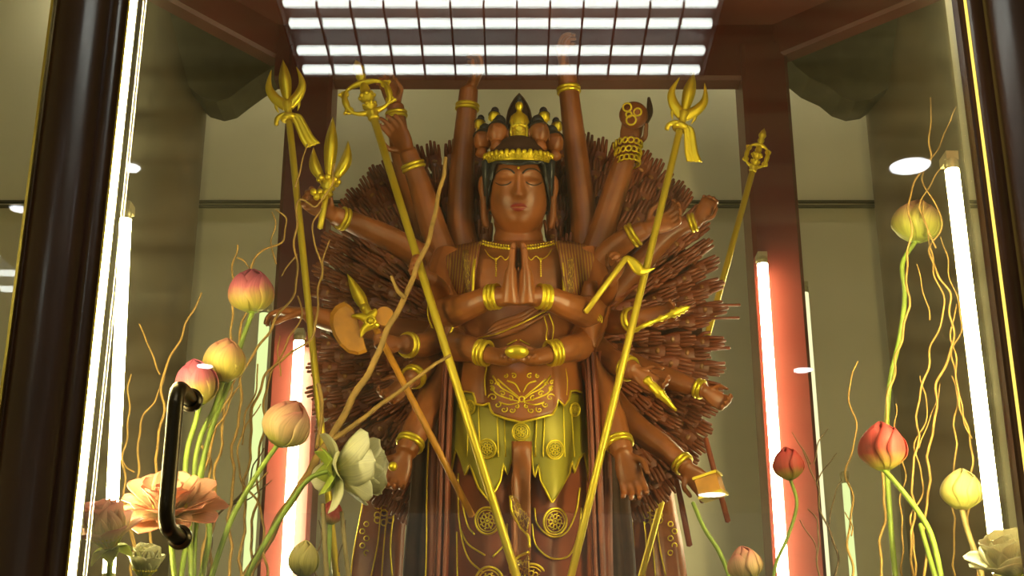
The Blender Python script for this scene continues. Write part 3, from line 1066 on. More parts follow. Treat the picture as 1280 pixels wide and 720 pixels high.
def rosette(px, py, r, off, par, nm='roundel', petals=6, square=False):
    c = front(px, py, off)
    ax = V(((c.x - S(648, py).x) * .9, -.16, -.045))
    ax.normalize()
    k = r * MP
    x = ax.orthogonal().normalized(); x = V((1, 0, 0)); x = (x - ax * x.dot(ax)).normalized(); y = ax.cross(x)
    g = MB()
    g.torus(c, ax, k, k * .09, 32, 7)
    g.torus(c, ax, k * .8, k * .05, 32, 6)
    for j in range(petals):
        a = 2 * PI * j / petals
        p = c + (x * math.cos(a) + y * math.sin(a)) * k * .38
        g.torus(p, ax, k * .17, k * .05, 12, 5)
        p = c + (x * math.cos(a + .5) + y * math.sin(a + .5)) * k * .62
        g.ball(p, k * .07, 6, 5)
    g.ball(c, k * .12, 8, 6)
    return g.build(nm, 'gold', par)
rosette(609, 561, 11, .032, skirt); rosette(694, 562, 11, .032, skirt); rosette(651, 540, 10, .034, skirt)
rosette(587, 509, 8, .03, skirt); rosette(719, 512, 8, .03, skirt)
for px, py in ((609, 651), (694, 652), (664, 724), (612, 728)):
    rosette(px, py, 15 if py < 700 else 17, .006, robe, petals=8)
g = MB()
def robe_line(pts, r=.0026):
    g.tube(crom([front(x, y, .004) for x, y in pts], 6), r, 6)
robe_line([(576, 620), (584, 655), (593, 668)])
robe_line([(575, 660), (585, 680), (606, 694)])
robe_line([(573, 592), (574, 650), (584, 695), (604, 716)])
robe_line([(634, 655), (632, 678), (616, 696)])
robe_line([(668, 635), (672, 656), (690, 671), (708, 665), (720, 640), (725, 610)])
robe_line([(665, 655), (669, 680), (685, 696), (704, 698), (716, 688), (724, 660), (727, 635)])
robe_line([(571, 665), (572, 720), (574, 790)])
g.build('gold_trim', 'gold', robe)
# folded centre hem with scroll pattern
g = MB()
def patch(g, L, R, off):
    L2 = crom([V((a, b, 0)) for a, b in L], 5); R2 = crom([V((a, b, 0)) for a, b in R], 5)
    rows = []
    for p, q in zip(L2, R2):
        rows.append([front(p.x + (q.x - p.x) * u / 6, p.y + (q.y - p.y) * u / 6, off + .01 * math.sin(PI * u / 6)) for u in range(7)])
    g.grid(rows)
patch(g, [(638, 620), (640, 640), (648, 655), (659, 668)], [(640, 620), (650, 630), (658, 640), (662, 650)], .045)
patch(g, [(637, 704), (645, 697), (655, 692), (660, 690)], [(640, 716), (648, 716), (656, 718), (661, 720)], .045)
o = g.build('hem_fold', 'scroll', robe, solid=.004)
g = MB()
g.tube(crom([front(x, y, .050) for x, y in ((638, 620), (640, 640), (649, 657), (660, 670), (662, 684))], 6), .004, 7)
g.tube(crom([front(x, y, .050) for x, y in ((661, 690), (648, 696), (638, 705), (639, 716))], 6), .004, 7)
g.build('gold_trim', 'gold', o)
# brown tongue between the two skirt halves
cols = [(641 + 22 * k / 10, 552, 640 + 24 * k / 10, 700) for k in range(11)]
shell(cols, 12, .036, 'wood', 'centre_fold', .006, fold=.010, nf=1)

# apron
cols = []
AP = [(577, 489), (584, 489), (592, 491), (595, 505), (604, 507), (611, 504), (613, 512), (617, 518), (634, 524), (652, 528), (672, 523), (691, 518), (695, 510), (697, 499), (705, 507), (711, 500), (713, 489), (720, 488), (727, 491)]
def apy(px):
    for a, b in zip(AP, AP[1:]):
        if a[0] <= px <= b[0]:
            return a[1] + (b[1] - a[1]) * (px - a[0]) / (b[0] - a[0])
    return 490
xs = [577 + 150 * k / 75 for k in range(76)]
cols = [(648 + (x - 648) * .94, 450, x, apy(x)) for x in xs]
rows = []
for i in range(15):
    v = i / 14
    rows.append([front(a + (c - a) * v, b + (d - b) * v, .030 + .006 * math.sin((c - 577) / 6.0) * (1 if abs(c - 652) > 40 else .0)) for a, b, c, d in cols])
apron = MB().grid(rows).build('apron', 'wood', st, solid=.006)
MB().tube([front(x, apy(x), .038) for x in xs], .0032, 7).build('apron_border', 'gold', apron)
g = MB()
def scroll(px, py, r, turns, ph, sg, off=.038, rr=.0017):
    pts = []
    for i in range(14):
        t = i / 13
        a = ph + sg * turns * 2 * PI * t
        k = r * (1 - .85 * t)
        pts.append(front(px + k * math.cos(a), py - k * math.sin(a) * .9, off))
    g.tube(pts, lerps(rr * 1.25, rr * .7, 14), 5)
for s in (-1, 1):
    m = lambda x: 652 + s * x
    for pts in ([(2, 500), (12, 492), (26, 484), (36, 470)], [(4, 496), (16, 486), (30, 474)], [(3, 502), (18, 498), (32, 492), (38, 482)], [(3, 503), (16, 506), (28, 503)], [(2, 490), (8, 480), (18, 476)]):
        g.tube(crom([front(m(a), b, .037) for a, b in pts], 4), lerps(.0016, .0026, (len(pts) - 1) * 4 + 1), 5)
    for a, b, r, ph in ((36, 497, 6, 0), (37, 486, 4, 1), (30, 506, 4.5, 2), (22, 512, 4.5, 2.5), (12, 513, 4, 2.6), (24, 492, 4, .6), (14, 498, 4, 1.2), (10, 470, 4, 1), (20, 470, 3, 2), (38, 478, 3, 1), (6, 508, 3, 2), (30, 480, 3, 0)):
        scroll(m(a), b, r, 1.1, ph if s > 0 else PI - ph, s)
g.torus(front(652, 499, .037), (0, -1, -.2), .007, .002, 16, 6)
g.build('gold_scroll', 'gold', apron)
g = MB()
for x in (592, 606, 696, 709):
    g.tube(crom([front(648 + (x - 648) * .95, 458, .036), front(x, 475, .038), front(x + (1 if x < 648 else -1), 494, .038)], 5), .0022, 6)
g.build('gold_trim', 'gold', apron)

# long ribbons and side draperies that hang past the hips
def ribbon(pts, wpx, dys, m, name, gold=True, flare=1.0):
    P = crom([V((a, b, c)) for (a, b), c in zip(pts, dys)], 6)
    rows = []
    n = len(P)
    for i, p in enumerate(P):
        w = wpx * (1 + (flare - 1) * i / (n - 1))
        rows.append([S(p.x + w * (u / 6 - .5), p.y, p.z + .012 * math.sin(u * 2.1)) for u in range(7)])
    o = MB().grid(rows).build(name, m, st, solid=.008)
    if gold:
        for k in (0, 6):
            MB().tube([r[k] + V((0, -.006, 0)) for r in rows], .0024, 6).build('gold_trim', 'gold', o)
    return o
for s in (-1, 1):
    m = lambda x: 648 + s * x
    ribbon([(m(86), 425), (m(90), 480), (m(94), 560), (m(96), 640), (m(100), 760), (m(100), 820)], 12, [-.10, -.10, -.10, -.10, -.1, -.1], 'wood_red', 'ribbon', False, 1.4)
    ribbon([(m(96), 440), (m(101), 520), (m(104), 600), (m(104), 700), (m(108), 815)], 16, [-.04, -.03, -.02, -.02, -.02], 'wood_red', 'ribbon', True, 1.5)
    ribbon([(m(118), 540), (m(122), 620), (m(128), 700), (m(132), 815)], 26, [.06, .06, .05, .05], 'wood_dark', 'drapery', False, 1.3)
    d = ribbon([(m(166), 612), (m(170), 650), (m(176), 700), (m(186), 815)], 50, [.46, .45, .43, .41], 'wood', 'drapery', True, 1.35)
    g = MB()
    for k in range(3):
        g.tube(crom([S(m(156 + 8 * k), 640, .430), S(m(160 + 8 * k), 680, .418), S(m(158 + 13 * k), 720, .405)], 5), .0026, 6)
    for k in range(9):
        cx, cy = m(160 + (k % 3) * 8), 632 + 9 * (k // 3) + 3 * (k % 2)
        g.torus(S(cx, cy, .430), (0, -1, -.3), .009, .0022, 12, 5)
    for k in range(5):
        g.torus(S(m(190 + k % 2 * 5), 655 + 9 * k, .420), (0, -1, -.3), .007, .002, 12, 5)
    g.build('gold_scroll', 'gold', d)

# lotus pedestal under the feet
pd = MB()
pc = V((S(648, 700).x, YS, CASE_Z))
pd.lathe([(0, 0), (.36, 0), (.36, .03), (.30, .05), (.30, .08), (0, .08)], pc, (0, 0, 1), 40)
for k in range(20):
    a = 2 * PI * k / 20
    pd.ball(pc + V((.31 * math.cos(a), .31 * math.sin(a), .05)), (.045, .045, .03), 8, 6)
pd.build('pedestal', 'wood_orange', st)

# ---- bracelets
def bracelet(c, ax, R, par, n=2):
    ax = V(ax).normalized()
    g = MB()
    for k in range(n):
        g.torus(V(c) + ax * (.011 * (k - (n - 1) / 2)), ax, R, .0058, 26, 8)
    return g.build('bracelet', 'gold', par)
for s in (-1, 1):
    m = lambda x: 648 + s * x
    for kk, tx in (('p', 33), ('l', 45)):
        P, R = BR[(kk, s)]
        i = min(range(1, len(P)), key=lambda i: abs(P[i].x - S(m(tx), 400, -.25).x))
        bracelet(P[i], (P[i] - P[i - 1]).normalized() + V((-s * .5, 0, 0)), R[i] - .0005, st, 3)

# ---- the other large arms
WR = {}
def arm(key, pts, rads, hd, hn, size=.15, curl=.6, thumb=1, br=None, brR=None, spread=.14, m='wood'):
    mb = MB()
    P = [S(*p) for p in pts]
    limb(mb, P, rads, 14, key=key)
    hand(mb, P[-1], V(hd), V(hn), size, curl, spread, thumb, thick=1.2)
    o = mb.build('arm', m, st, fuse=.0038, smooth_it=1)
    for b in br or []:
        i = b if isinstance(b, float) else .93
        C, R = BR[key]
        k = int(i * (len(C) - 1))
        bracelet(C[k], C[k] - C[k - 1], R[k] + .001, o)
    WR[key] = P[-1]
    return o
UP = V((0, 0, 1)); FW = V((0, -1, 0)); RT = V((1, 0, 0))
arm('upL', [(592, 345, .10), (577, 290, .10), (577, 220, .09), (586, 112, .06)], [.048, .041, .037, .028], UP + RT * .45, RT * -1 + FW * .4, .15, .75, 1, [.95])
arm('upR', [(730, 345, .10), (731, 290, .10), (722, 210, .09), (708, 88, .06)], [.048, .041, .037, .028], UP - RT * .2, RT + FW * .4, .15, .75, -1, [.95])
arm('tl1', [(545, 320, .14), (520, 250, .16), (502, 190, .15), (494, 132, .13)], [.042, .036, .033, .026], UP - RT * .3, FW - RT * .4, .14, .9, 1, [.95])
arm('tl2', [(560, 335, .06), (540, 280, .04), (526, 235, .02), (510, 190, -.01)], [.042, .038, .034, .026], UP - RT * .5, FW * .6 + RT * -.4, .15, .5, -1, [.93])
arm('tr1', [(735, 335, .06), (752, 290, .05), (768, 240, .03), (785, 186, .0)], [.042, .038, .036, .028], UP + RT * .2, FW, .15, .9, 1, None)
arm('tr2', [(738, 345, .0), (760, 318, -.04), (782, 300, -.07), (806, 286, -.09)], [.040, .036, .033, .025], RT + UP * .35, FW + UP * .4, .15, .7, -1, [.80])
arm('ml1', [(540, 330, .05), (490, 300, .0), (450, 282, -.05), (416, 268, -.10)], [.040, .036, .032, .024], -RT + UP * .6, FW, .14, 1.0, 1, [.93])
arm('ml2', [(540, 420, .05), (470, 410, .0), (420, 402, -.04), (385, 393, -.08)], [.042, .036, .032, .024], -RT + UP * .25 - FW * .3, FW * -.3 - UP, .15, .55, 1, None)
arm('fl', [(560, 360, .0), (552, 372, -.08), (548, 360, -.14), (538, 348, -.19)], [.034, .030, .026, .020], -RT * .7 + UP * .3 + FW * .4, FW * .6 + RT, .115, 1.1, 1, None)
arm('fr', [(738, 360, .0), (752, 372, -.08), (760, 362, -.14), (764, 350, -.19)], [.034, .030, .026, .020], RT * .4 + UP * .6 + FW * .4, FW * .6 - RT, .115, 1.1, -1, None)
arm('axe', [(555, 410, .02), (540, 428, -.06), (522, 432, -.12), (503, 430, -.17)], [.040, .036, .032, .025], -RT + FW * .3, FW + UP * .3, .125, 1.0, -1, [.90])
arm('kl', [(555, 430, .03), (535, 452, -.04), (524, 464, -.08), (513, 475, -.11)], [.040, .036, .032, .025], -RT * .9 - UP * .8, FW - RT * .3, .13, .8, 1, [.88])
arm('dl', [(560, 450, .0), (540, 500, -.05), (522, 535, -.09), (507, 566, -.12)], [.046, .041, .037, .028], -UP - RT * .35, FW, .15, .75, 1, [.93])
arm('dr', [(742, 450, .0), (757, 500, -.05), (768, 535, -.09), (778, 566, -.12)], [.046, .041, .037, .028], -UP + RT * .30, FW - RT * .3, .16, .45, -1, [.93])
arm('r1', [(738, 390, .03), (762, 402, -.03), (782, 402, -.08), (800, 396, -.12)], [.040, .036, .032, .024], RT + UP * .1, FW + UP * .2, .135, .75, 1, [.86])
arm('r2', [(738, 430, .03), (762, 450, -.03), (778, 457, -.08), (794, 465, -.11)], [.040, .036, .032, .024], RT * .8 - UP * .55, FW + UP * .2, .13, .8, -1, [.86])
arm('r3', [(738, 470, .08), (790, 530, .02), (830, 560, -.02), (858, 584, -.05)], [.040, .036, .032, .024], RT * .6 - UP * .7, FW * .5 - UP * .5 + RT * .2, .14, .7, 1, [.94])
arm('r4', [(738, 430, .16), (800, 460, .12), (850, 478, .08), (880, 488, .05)], [.036, .032, .028, .021], RT * .7 - UP * .5, FW, .115, .9, -1, [.95])
arm('r5', [(738, 400, .14), (800, 330, .08), (840, 290, .06), (872, 276, .04)], [.036, .032, .028, .021], RT * .5 + UP * .8, FW, .115, .9, 1, [.95])
# filigree cuff of the upper right arm
g = MB()
c = S(785, 188, .0)
for k in range(14):
    a = 2 * PI * k / 14
    for j, (dz, rr) in enumerate(((-.035, .033), (-.010, .036), (.016, .038))):
        p = c + V((math.cos(a + j * .2) * rr, math.sin(a + j * .2) * rr, dz))
        g.torus(p, (math.cos(a), math.sin(a), 0), .0085, .003, 10, 5)
g.build('filigree_cuff', 'gold', st)

# ---- fan of small hands
def hand_mesh(nm, seed):
    rr = random.Random(seed)
    mb = MB()
    d = V((0, 0, 1)); nrm = V((0, -1, 0)); s = V((1, 0, 0))
    mb.tube([(0, .014, -.07), (0, .005, -.035), (0, 0, -.010), (0, 0, .0)], [.0075, .0075, .0062, .0068], 8)
    rows = []
    for t, w, h in ((-.004, .0075, .006), (.006, .0110, .0058), (.016, .0128, .0052), (.024, .0118, .0042)):
        rows.append([V((0, 0, t)) + s * math.cos(2 * PI * j / 8) * w + nrm * math.sin(2 * PI * j / 8) * h for j in range(8)])
    mb.grid(rows, True)
    for i, L in enumerate((.024, .028, .026, .020)):
        u = (1.5 - i) / 1.5
        c = rr.uniform(.05, .20)
        p0 = V((u * .0090, 0, .022)); dr = V((u * .02, 0, 1)).normalized()
        p1 = p0 + dr * L * .5 + nrm * (L * .5 * math.sin(c)); p2 = p1 + dr * L * .5 * math.cos(c * 2) + nrm * (L * .5 * math.sin(c * 2))
        mb.tube([p0 - dr * .004, p1, p2], [.0036, .0034, .0024], 6)
    mb.tube([(.007, -.001, .004), (.0145, -.005, .014), (.0155, -.008, .024)], [.0034, .0030, .0022], 6)
    mb.cur = 1
    mb.ball((0, -.0052, .012), (.0050, .0024, .0036), 8, 6)
    return mb
HM = [hand_mesh('small_arm', k) for k in range(4)]
HMESH = [h.mesh('small_arm', ['wood_fan', 'palm_eye']) for h in HM]
place = []
for side in (-1, 1):
    cx, cy, rx, ry = (588, 420, 170, 208) if side < 0 else (708, 416, 162, 214)
    for k in range(7):
        f = .28 + .12 * k
        per = PI * f * 205
        nn = int(per / 18.5)
        for i in range(nn + 1):
            t = (i + .5 * (k % 2)) / nn
            a = math.radians(97 - 197 * t)       # from straight up, round the outside, to below
            e = 2.0 / 2.5
            ca, sa = math.cos(a), math.sin(a)
            ex = abs(ca) ** e * (1 if ca > 0 else -1); ey = abs(sa) ** e * (1 if sa > 0 else -1)
            j = 1 + rnd.uniform(-.018, .018)
            px = cx + side * rx * f * ex * j
            py = cy - ry * f * ey * j
            dv = V((side * rx * ca, 0, ry * sa)).normalized()
            dv += V((rnd.uniform(-.08, .08), rnd.uniform(-.10, .02) - .05, rnd.uniform(-.08, .08)))
            dv.normalize()
            dy = .02 + .20 * f + .022 * (i % 2) + rnd.uniform(-.012, .012)
            z = dv
            y = V((0, 1, 0)); y = (y - z * y.dot(z)).normalized(); x = y.cross(z)
            M = Matrix(((x.x, y.x, z.x), (x.y, y.y, z.y), (x.z, y.z, z.z))).to_4x4()
            M = Matrix.Translation(S(px, py, dy)) @ M @ Matrix.Rotation(rnd.uniform(-.35, .35), 4, 'Z') @ Matrix.Diagonal((1.85 * (1 if rnd.random() < .5 else -1), 1.85, 1.8, 1))
            place.append((f, px, py, M, rnd.randrange(4)))
# the hands at the rim and the ones nearest the front are parts of their own
order = sorted(range(len(place)), key=lambda i: -place[i][0])
own = set(order[:100])
rest = MB(); off_i = []
for i, (f, px, py, M, h) in enumerate(place):
    if i in own:
        o = bpy.data.objects.new('small_arm', HMESH[h])
        COL.objects.link(o)
        o.parent = st
        o.matrix_local = Matrix.Translation(-base) @ M
    else:
        src = HM[h]
        q = len(rest.v)
        rest.v += [M @ p for p in src.v]; rest.uv += src.uv
        flip = M.to_3x3().determinant() < 0
        rest.f += [tuple(q + a for a in (reversed(fc) if flip else fc)) for fc in src.f]
        rest.mi += src.mi
tag(rest.build('small_arms', ['wood_fan', 'palm_eye'], st), kind='stuff')
print('SMALL ARMS', len(place))
# carved back plate that carries the fan
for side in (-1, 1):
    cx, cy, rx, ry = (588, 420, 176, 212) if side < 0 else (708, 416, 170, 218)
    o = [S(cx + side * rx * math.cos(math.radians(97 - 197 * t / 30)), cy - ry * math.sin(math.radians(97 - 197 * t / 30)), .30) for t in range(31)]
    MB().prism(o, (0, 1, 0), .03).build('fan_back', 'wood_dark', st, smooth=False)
# ================================================================ HELD THINGS
def blade(mb, a, b, w, th, side=None, belly=.4, n=10, bend=V((0, 0, 0))):
    """diamond-section blade from a to the point b"""
    a, b = V(a), V(b)
    d = (b - a); L = d.length; dn = d / L
    f = V((0, -1, 0)); f = (f - dn * f.dot(dn)).normalized()
    s = dn.cross(f)
    rows = []
    for i in range(n + 1):
        t = i / n
        k = (.45 + .55 * math.sin(PI / 2 * min(1, t / belly))) if t < belly else (1 - ((t - belly) / (1 - belly)) ** 1.7)
        k = max(k, .02)
        c = a + d * t + V(bend) * math.sin(PI * t)
        rows.append([c + s * w * k, c + f * th * k, c - s * w * k, c - f * th * k])
    mb.grid(rows, True)
    mb.f.append(tuple(len(mb.v) - 4 * (n + 1) + j for j in (3, 2, 1, 0))); mb.mi.append(mb.cur)

def frame2(a, b):
    """unit axis along the pole and the side axis, both near the picture-facing plane of the statue"""
    d = (V(b) - V(a)).normalized()
    f = V((0, -1, 0)); f = (f - d * f.dot(d)).normalized()
    return d, d.cross(f), f

def pole_foot(p, q):
    """carry the line p -> q down to the case floor"""
    d = (q - p)
    t = (CASE_Z + .01 - p.z) / d.z
    return p + d * t

def trident(top, low, dy, dyl, label, sc, lean=0.0):
    """top = (px,py) of the collar, low = second point of the pole"""
    p, q = S(*top, dy), S(*low, dyl)
    foot = pole_foot(p, q)
    t = thing('trident_staff', foot, label, 'staff', 'gilded trident staffs')
    MB().tube([foot, p], .0095, 12).build('pole', 'gold_pole', t)
    u, s, f = frame2(foot, p)
    s = s if s.x > 0 else -s
    K = MP * sc
    pt = lambda x, y, z=0: p + s * (x * K) + u * (y * K) + f * (z * K)
    g = MB()
    # socket and cradle
    g.lathe([(.0, -1 * K), (5.5 * K, -1 * K), (6.5 * K, 3 * K), (5.5 * K, 7 * K), (6 * K, 12 * K), (9 * K, 22 * K), (5 * K, 27 * K), (0, 28 * K)], p, u, 16)
    # side prongs: tapered crescents
    for e in (-1, 1):
        P = crom([pt(e * 2, 18), pt(e * 10, 25), pt(e * 18, 34), pt(e * 24.5, 48), pt(e * 24, 62), pt(e * 19, 80)], 5)
        g.tube(P, [K * 8.6 * (1 - .1 * i / 25) if i < 8 else K * 8.0 * (1 - ((i - 8) / 17.5) ** 1.5) + K * .25 for i in range(len(P))], 10, flat=(f, .55))
        P = crom([pt(e * 15, 28), pt(e * 17, 18), pt(e * 14, 8)], 4)
        g.tube(P, lerps(4.5 * K, .6 * K, len(P)), 8, flat=(f, .5))
    blade(g, pt(0, 24), pt(0, 95), 9.5 * K, 5 * K, belly=.5)
    h = g.build('trident_head', 'gold', t)
    # knotted scarf below the head
    g = MB()
    g.torus(pt(0, -2), u, 8 * K, 3 * K, 20, 8)
    P = crom([pt(3, 0, 4), pt(-8, 1, 7), pt(-17, -4, 5), pt(-19, -12, 3)], 5)
    g.tube(P, lerps(4.2 * K, 3.6 * K, len(P)), 8)
    P = crom([pt(4, 0, 4), pt(12, -5, 5), pt(18, -22, 3), pt(24, -40, 2), pt(31, -52, 0)], 5)
    n = len(P)
    rows = []
    for i, c in enumerate(P):
        w = (5 + 5 * i / (n - 1)) * K
        rows.append([c + s * (w * (j / 4 - 1)) + u * (w * .25 * (j / 4 - 1)) + f * (1.6 * K * math.sin(j * 2.2)) for j in range(9)])
    g.grid(rows)
    g.build('scarf', 'gold', t, solid=.004)
    return t
trident((361, 146), (404, 560), -.13, -.10, 'gilded trident staff at the upper left, its knotted scarf blowing right', .86)
trident((851, 158), (770, 490), -.17, -.20, 'gilded trident staff in front of the right side of the fan of arms', .86)

def ring_staff(top, low, dy, dyl, label, sc, sq):
    p, q = S(*top, dy), S(*low, dyl)
    foot = pole_foot(p, q)
    t = thing('ringed_staff', foot, label, 'staff', 'gilded ringed staffs')
    MB().tube([foot, p], .0105 * sc ** .3, 12).build('pole', 'gold_pole', t)
    u, s, f = frame2(foot, p)
    K = MP * sc
    pt = lambda x, y, z=0: p + s * (x * K) + u * (y * K) + f * (z * K)
    g = MB()
    g.lathe([(0, -4 * K), (6 * K, -4 * K), (8 * K, 0), (6 * K, 3 * K), (9 * K, 6 * K), (6 * K, 10 * K), (0, 11 * K)], p, u, 16)
    g.build('collar', 'gold', t)
    g = MB()
    pts = []
    N = 72
    for i in range(N + 1):
        a = 2 * PI * i / N - PI / 2
        r = 27 * (1 + .045 * math.cos(4 * (a + PI / 4)))
        pts.append(pt(r * math.cos(a) * sq, 33 + r * math.sin(a) * .92))
    g.tube(pts, [K * (3.6 + 1.1 * math.cos(4 * (2 * PI * i / N))) for i in range(N + 1)], 10, cap=False)
    for a in (.5, 2.64, -.5, 3.64):
        c = pt(28 * math.cos(a) * sq, 33 + 27 * math.sin(a))
        g.torus(c, f, 4.5 * K, 1.8 * K, 14, 6)
        g.ball(pt(34 * math.cos(a) * sq, 33 + 31 * math.sin(a)), 2.6 * K, 8, 6)
    g.build('ring', 'gold', t)
    g = MB()
    prof = [(0, 8), (5, 9), (4, 13), (7.5, 16), (8.5, 20), (5, 24), (7, 28), (9.5, 32), (9, 37), (5.5, 41), (7, 45), (6, 50), (4, 55), (4, 60), (5.5, 63), (7, 67), (5, 72), (6.5, 75), (8, 79), (6, 84), (5, 88), (2, 92), (0, 96)]
    g.lathe([(r * K, h * K) for r, h in prof], p, u, 14)
    for k in range(8):
        a = 2 * PI * k / 8
        g.ball(p + u * (34 * K) + (s * math.cos(a) + f * math.sin(a)) * 9 * K, 3.2 * K, 8, 6)
        g.ball(p + u * (20 * K) + (s * math.cos(a + .4) + f * math.sin(a + .4)) * 8 * K, 2.6 * K, 8, 6)
    g.build('finial', 'gold', t)
    return t
ring_staff((467, 147), (552, 420), -.16, -.24, 'gilded ringed staff leaning in a fist left of the statue chest', .98, 1.12)
ring_staff((941, 213), (840, 580), .37, .37, 'gilded ringed staff rising behind the right edge of the fan', .74, .78)

# three-pronged gilded halberd at the upper left hand
c0 = lambda x, y, d=-.13: S(x, y, d)
t = thing('flame_halberd', c0(402, 275), 'gilded three-flame halberd head held by an arm at the upper left of the fan', 'ornament')
MB().tube([c0(400, 285), c0(409, 238)], .008, 10).build('pole', 'gold_pole', t)
g = MB()
u, s, f = frame2(c0(400, 285), c0(409, 238))
g.lathe([(0, 0), (.014, .002), (.020, .010), (.013, .018), (.022, .026), (.015, .036), (.024, .046), (.016, .056), (.012, .062), (0, .064)], c0(407, 246), u, 16)
for k in range(8):
    a = 2 * PI * k / 8
    g.ball(c0(411, 226) + (s * math.cos(a) + f * math.sin(a)) * .026, .009, 8, 6)
for k in range(5):
    g.ball(c0(392 + 4 * k, 240 + (k % 2) * 6, -.15), .010, 8, 6)
g.build('collar', 'gold', t)
g = MB()
blade(g, c0(411, 222), c0(416, 146), .019, .014, belly=.5)
blade(g, c0(416, 226), c0(435, 176), .017, .012, belly=.45, bend=V((.014, 0, -.004)))
blade(g, c0(406, 228), c0(392, 184), .016, .012, belly=.45, bend=V((-.012, 0, -.004)))
blade(g, c0(424, 222), c0(431, 196), .010, .008)
blade(g, c0(399, 222), c0(396, 200), .010, .008)
g.build('flame_blades', 'gold', t)

# axe
t = thing('battle_axe', c0(590, 645, -.24), 'gilded axe with an orange-gold crescent blade and spear tip, left of the statue', 'axe')
a, b = c0(590, 645, -.24), c0(462, 396, -.22)
MB().tube([a, b], .0085, 12).build('shaft', 'wood_orange', t)
u, s, f = frame2(a, b)
g = MB()
g.lathe([(0, -.02), (.011, -.02), (.014, -.01), (.011, 0), (.016, .008), (.012, .016), (.014, .03), (0, .034)], b, u, 14)
blade(g, c0(458, 388, -.22), c0(434, 342, -.22), .0165, .011, belly=.35)
g.ball(c0(456, 385, -.22), .013, 10, 8)
g.build('spear_tip', 'gold', t)
o = [(430, 377), (440, 384), (447, 397), (450, 411), (455, 425), (459, 440), (448, 444), (435, 441), (424, 431), (416, 418), (412, 404), (413, 391), (420, 382)]
g = MB()
n = len(o)
cen = V((445, 415, 0))
oo = [c0(x, y, -.235) for x, y in o]
inn = [c0(cen.x + (x - cen.x) * .86, cen.y + (y - cen.y) * .86, -.243) for x, y in o]
inb = [c0(cen.x + (x - cen.x) * .86, cen.y + (y - cen.y) * .86, -.222) for x, y in o]
g.add(oo + inn + inb, [tuple(range(n, 2 * n)), tuple(range(3 * n - 1, 2 * n - 1, -1))] + [(i, (i + 1) % n, n + (i + 1) % n, n + i) for i in range(n)] + [((i + 1) % n, i, 2 * n + i, 2 * n + (i + 1) % n) for i in range(n)])
tag(g.build('axe_blade', 'wood_orange', t, smooth=False), 'orange crescent blade')
g = MB()
o2 = [c0(481 + 11.5 * math.cos(2 * PI * k / 24), 397 + 12 * math.sin(2 * PI * k / 24), -.228) for k in range(24)]
g.prism(o2, (0, -1, 0), .012)
tag(g.build('axe_poll', 'wood_orange', t, smooth=False), 'round orange disc behind the blade')
g = MB()
for P, R in (([(464, 402), (452, 396), (440, 395)], (.016, .014, .004)), ([(464, 404), (455, 412), (451, 421)], (.016, .012, .003)), ([(462, 398), (468, 390), (469, 386)], (.014, .008, .003)), ([(464, 402), (470, 406), (473, 404)], (.014, .010, .006))):
    PP = crom([c0(x, y, -.246) for x, y in P], 4)
    g.tube(PP, [R[0] + (R[2] - R[0]) * (i / (len(PP) - 1)) for i in range(len(PP))], 10)
g.ball(c0(463, 401, -.262), .0085, 10, 8)
g.torus(c0(463, 401, -.258), (0, -1, -.2), .012, .003, 16, 6)
g.build('dragon_mount', 'gold', t)

# goad
t = thing('elephant_goad', c0(732, 390, -.25), 'gilded goad with a bird-like hook, held by a small fist right of the chest', 'ornament')
MB().tube([c0(732, 390, -.25), c0(783, 322, -.25)], .0075, 10).build('shaft', 'gold_pole', t)
g = MB()
P = crom([c0(x, y, -.25) for x, y in ((775, 328), (784, 323), (792, 329), (800, 338), (809, 338), (819, 335))], 4)
g.tube(P, [.003, .004, .006, .008, .009, .0095, .0105, .012, .0135, .015, .0155, .0155, .015, .013, .011, .009, .007, .005, .0035, .002, .001][:len(P)], 10, flat=((0, -1, 0), .5))
g.build('hook', 'gold', t)

# bundle at the upper right hand
t = thing('carved_drum', c0(795, 158, -.02), 'round brown carved ball with gold scrolls held by the upper right hand', 'ornament')
g = MB(); g.ball(c0(792, 144, -.03), (.042, .036, .040), 20, 14); g.build('drum_body', 'wood', t)
g = MB()
for (x, y, r) in ((784, 134, .012), (789, 150, .014), (797, 140, .011), (786, 143, .008)):
    g.torus(c0(x, y, -.066), (-.2, -1, -.2), r, .0028, 16, 6)
g.build('gold_scroll', 'gold', t)
MB().tube(crom([c0(806, 156, -.02), c0(812, 140, -.02), c0(811, 122, -.02)], 4), [.006, .008, .009, .010, .010, .009, .008, .006, .004], 8).build('tassel', 'wood_dark', t)

# double-pointed sceptre, dagger, gilded box, beads
t = thing('thunderbolt_sceptre', c0(826, 397, -.17), 'short gilded sceptre with beaded ends held in the right middle hand', 'ornament')
a, b = c0(790, 413, -.17), c0(863, 383, -.17)
g = MB()
L = (b - a).length
g.lathe([(0, 0), (.003, .004), (.006, .03 * 1), (.008, .055), (.005, .06), (.006, L * .45), (.010, L * .5), (.006, L * .55), (.008, L * .66), (.013, L * .70), (.009, L * .74), (.014, L * .78), (.009, L * .82), (.012, L * .86), (.007, L * .90), (.008, L * .93), (0, L)], a, b - a, 14)
g.build('sceptre_rod', 'gold', t)
t = thing('ritual_dagger', c0(815, 484, -.17), 'gilded dagger pointing down to the right from a bracelet hand', 'ornament')
a, b = c0(806, 472, -.17), c0(846, 514, -.17)
L = (b - a).length
MB().lathe([(0, 0), (.010, .002), (.013, .01), (.009, .02), (.012, .03), (.012, .05), (.015, .058), (.011, .064), (.010, L * .62), (.004, L * .97), (0, L)], a, b - a, 14).build('dagger_blade', 'gold', t)
t = thing('gilded_box', c0(886, 622, -.10), 'small gilded book-shaped box held out at the lower right of the fan', 'box')
M = Matrix.Rotation(math.radians(-25), 3, 'Z') @ Matrix.Rotation(math.radians(-14), 3, 'Y')
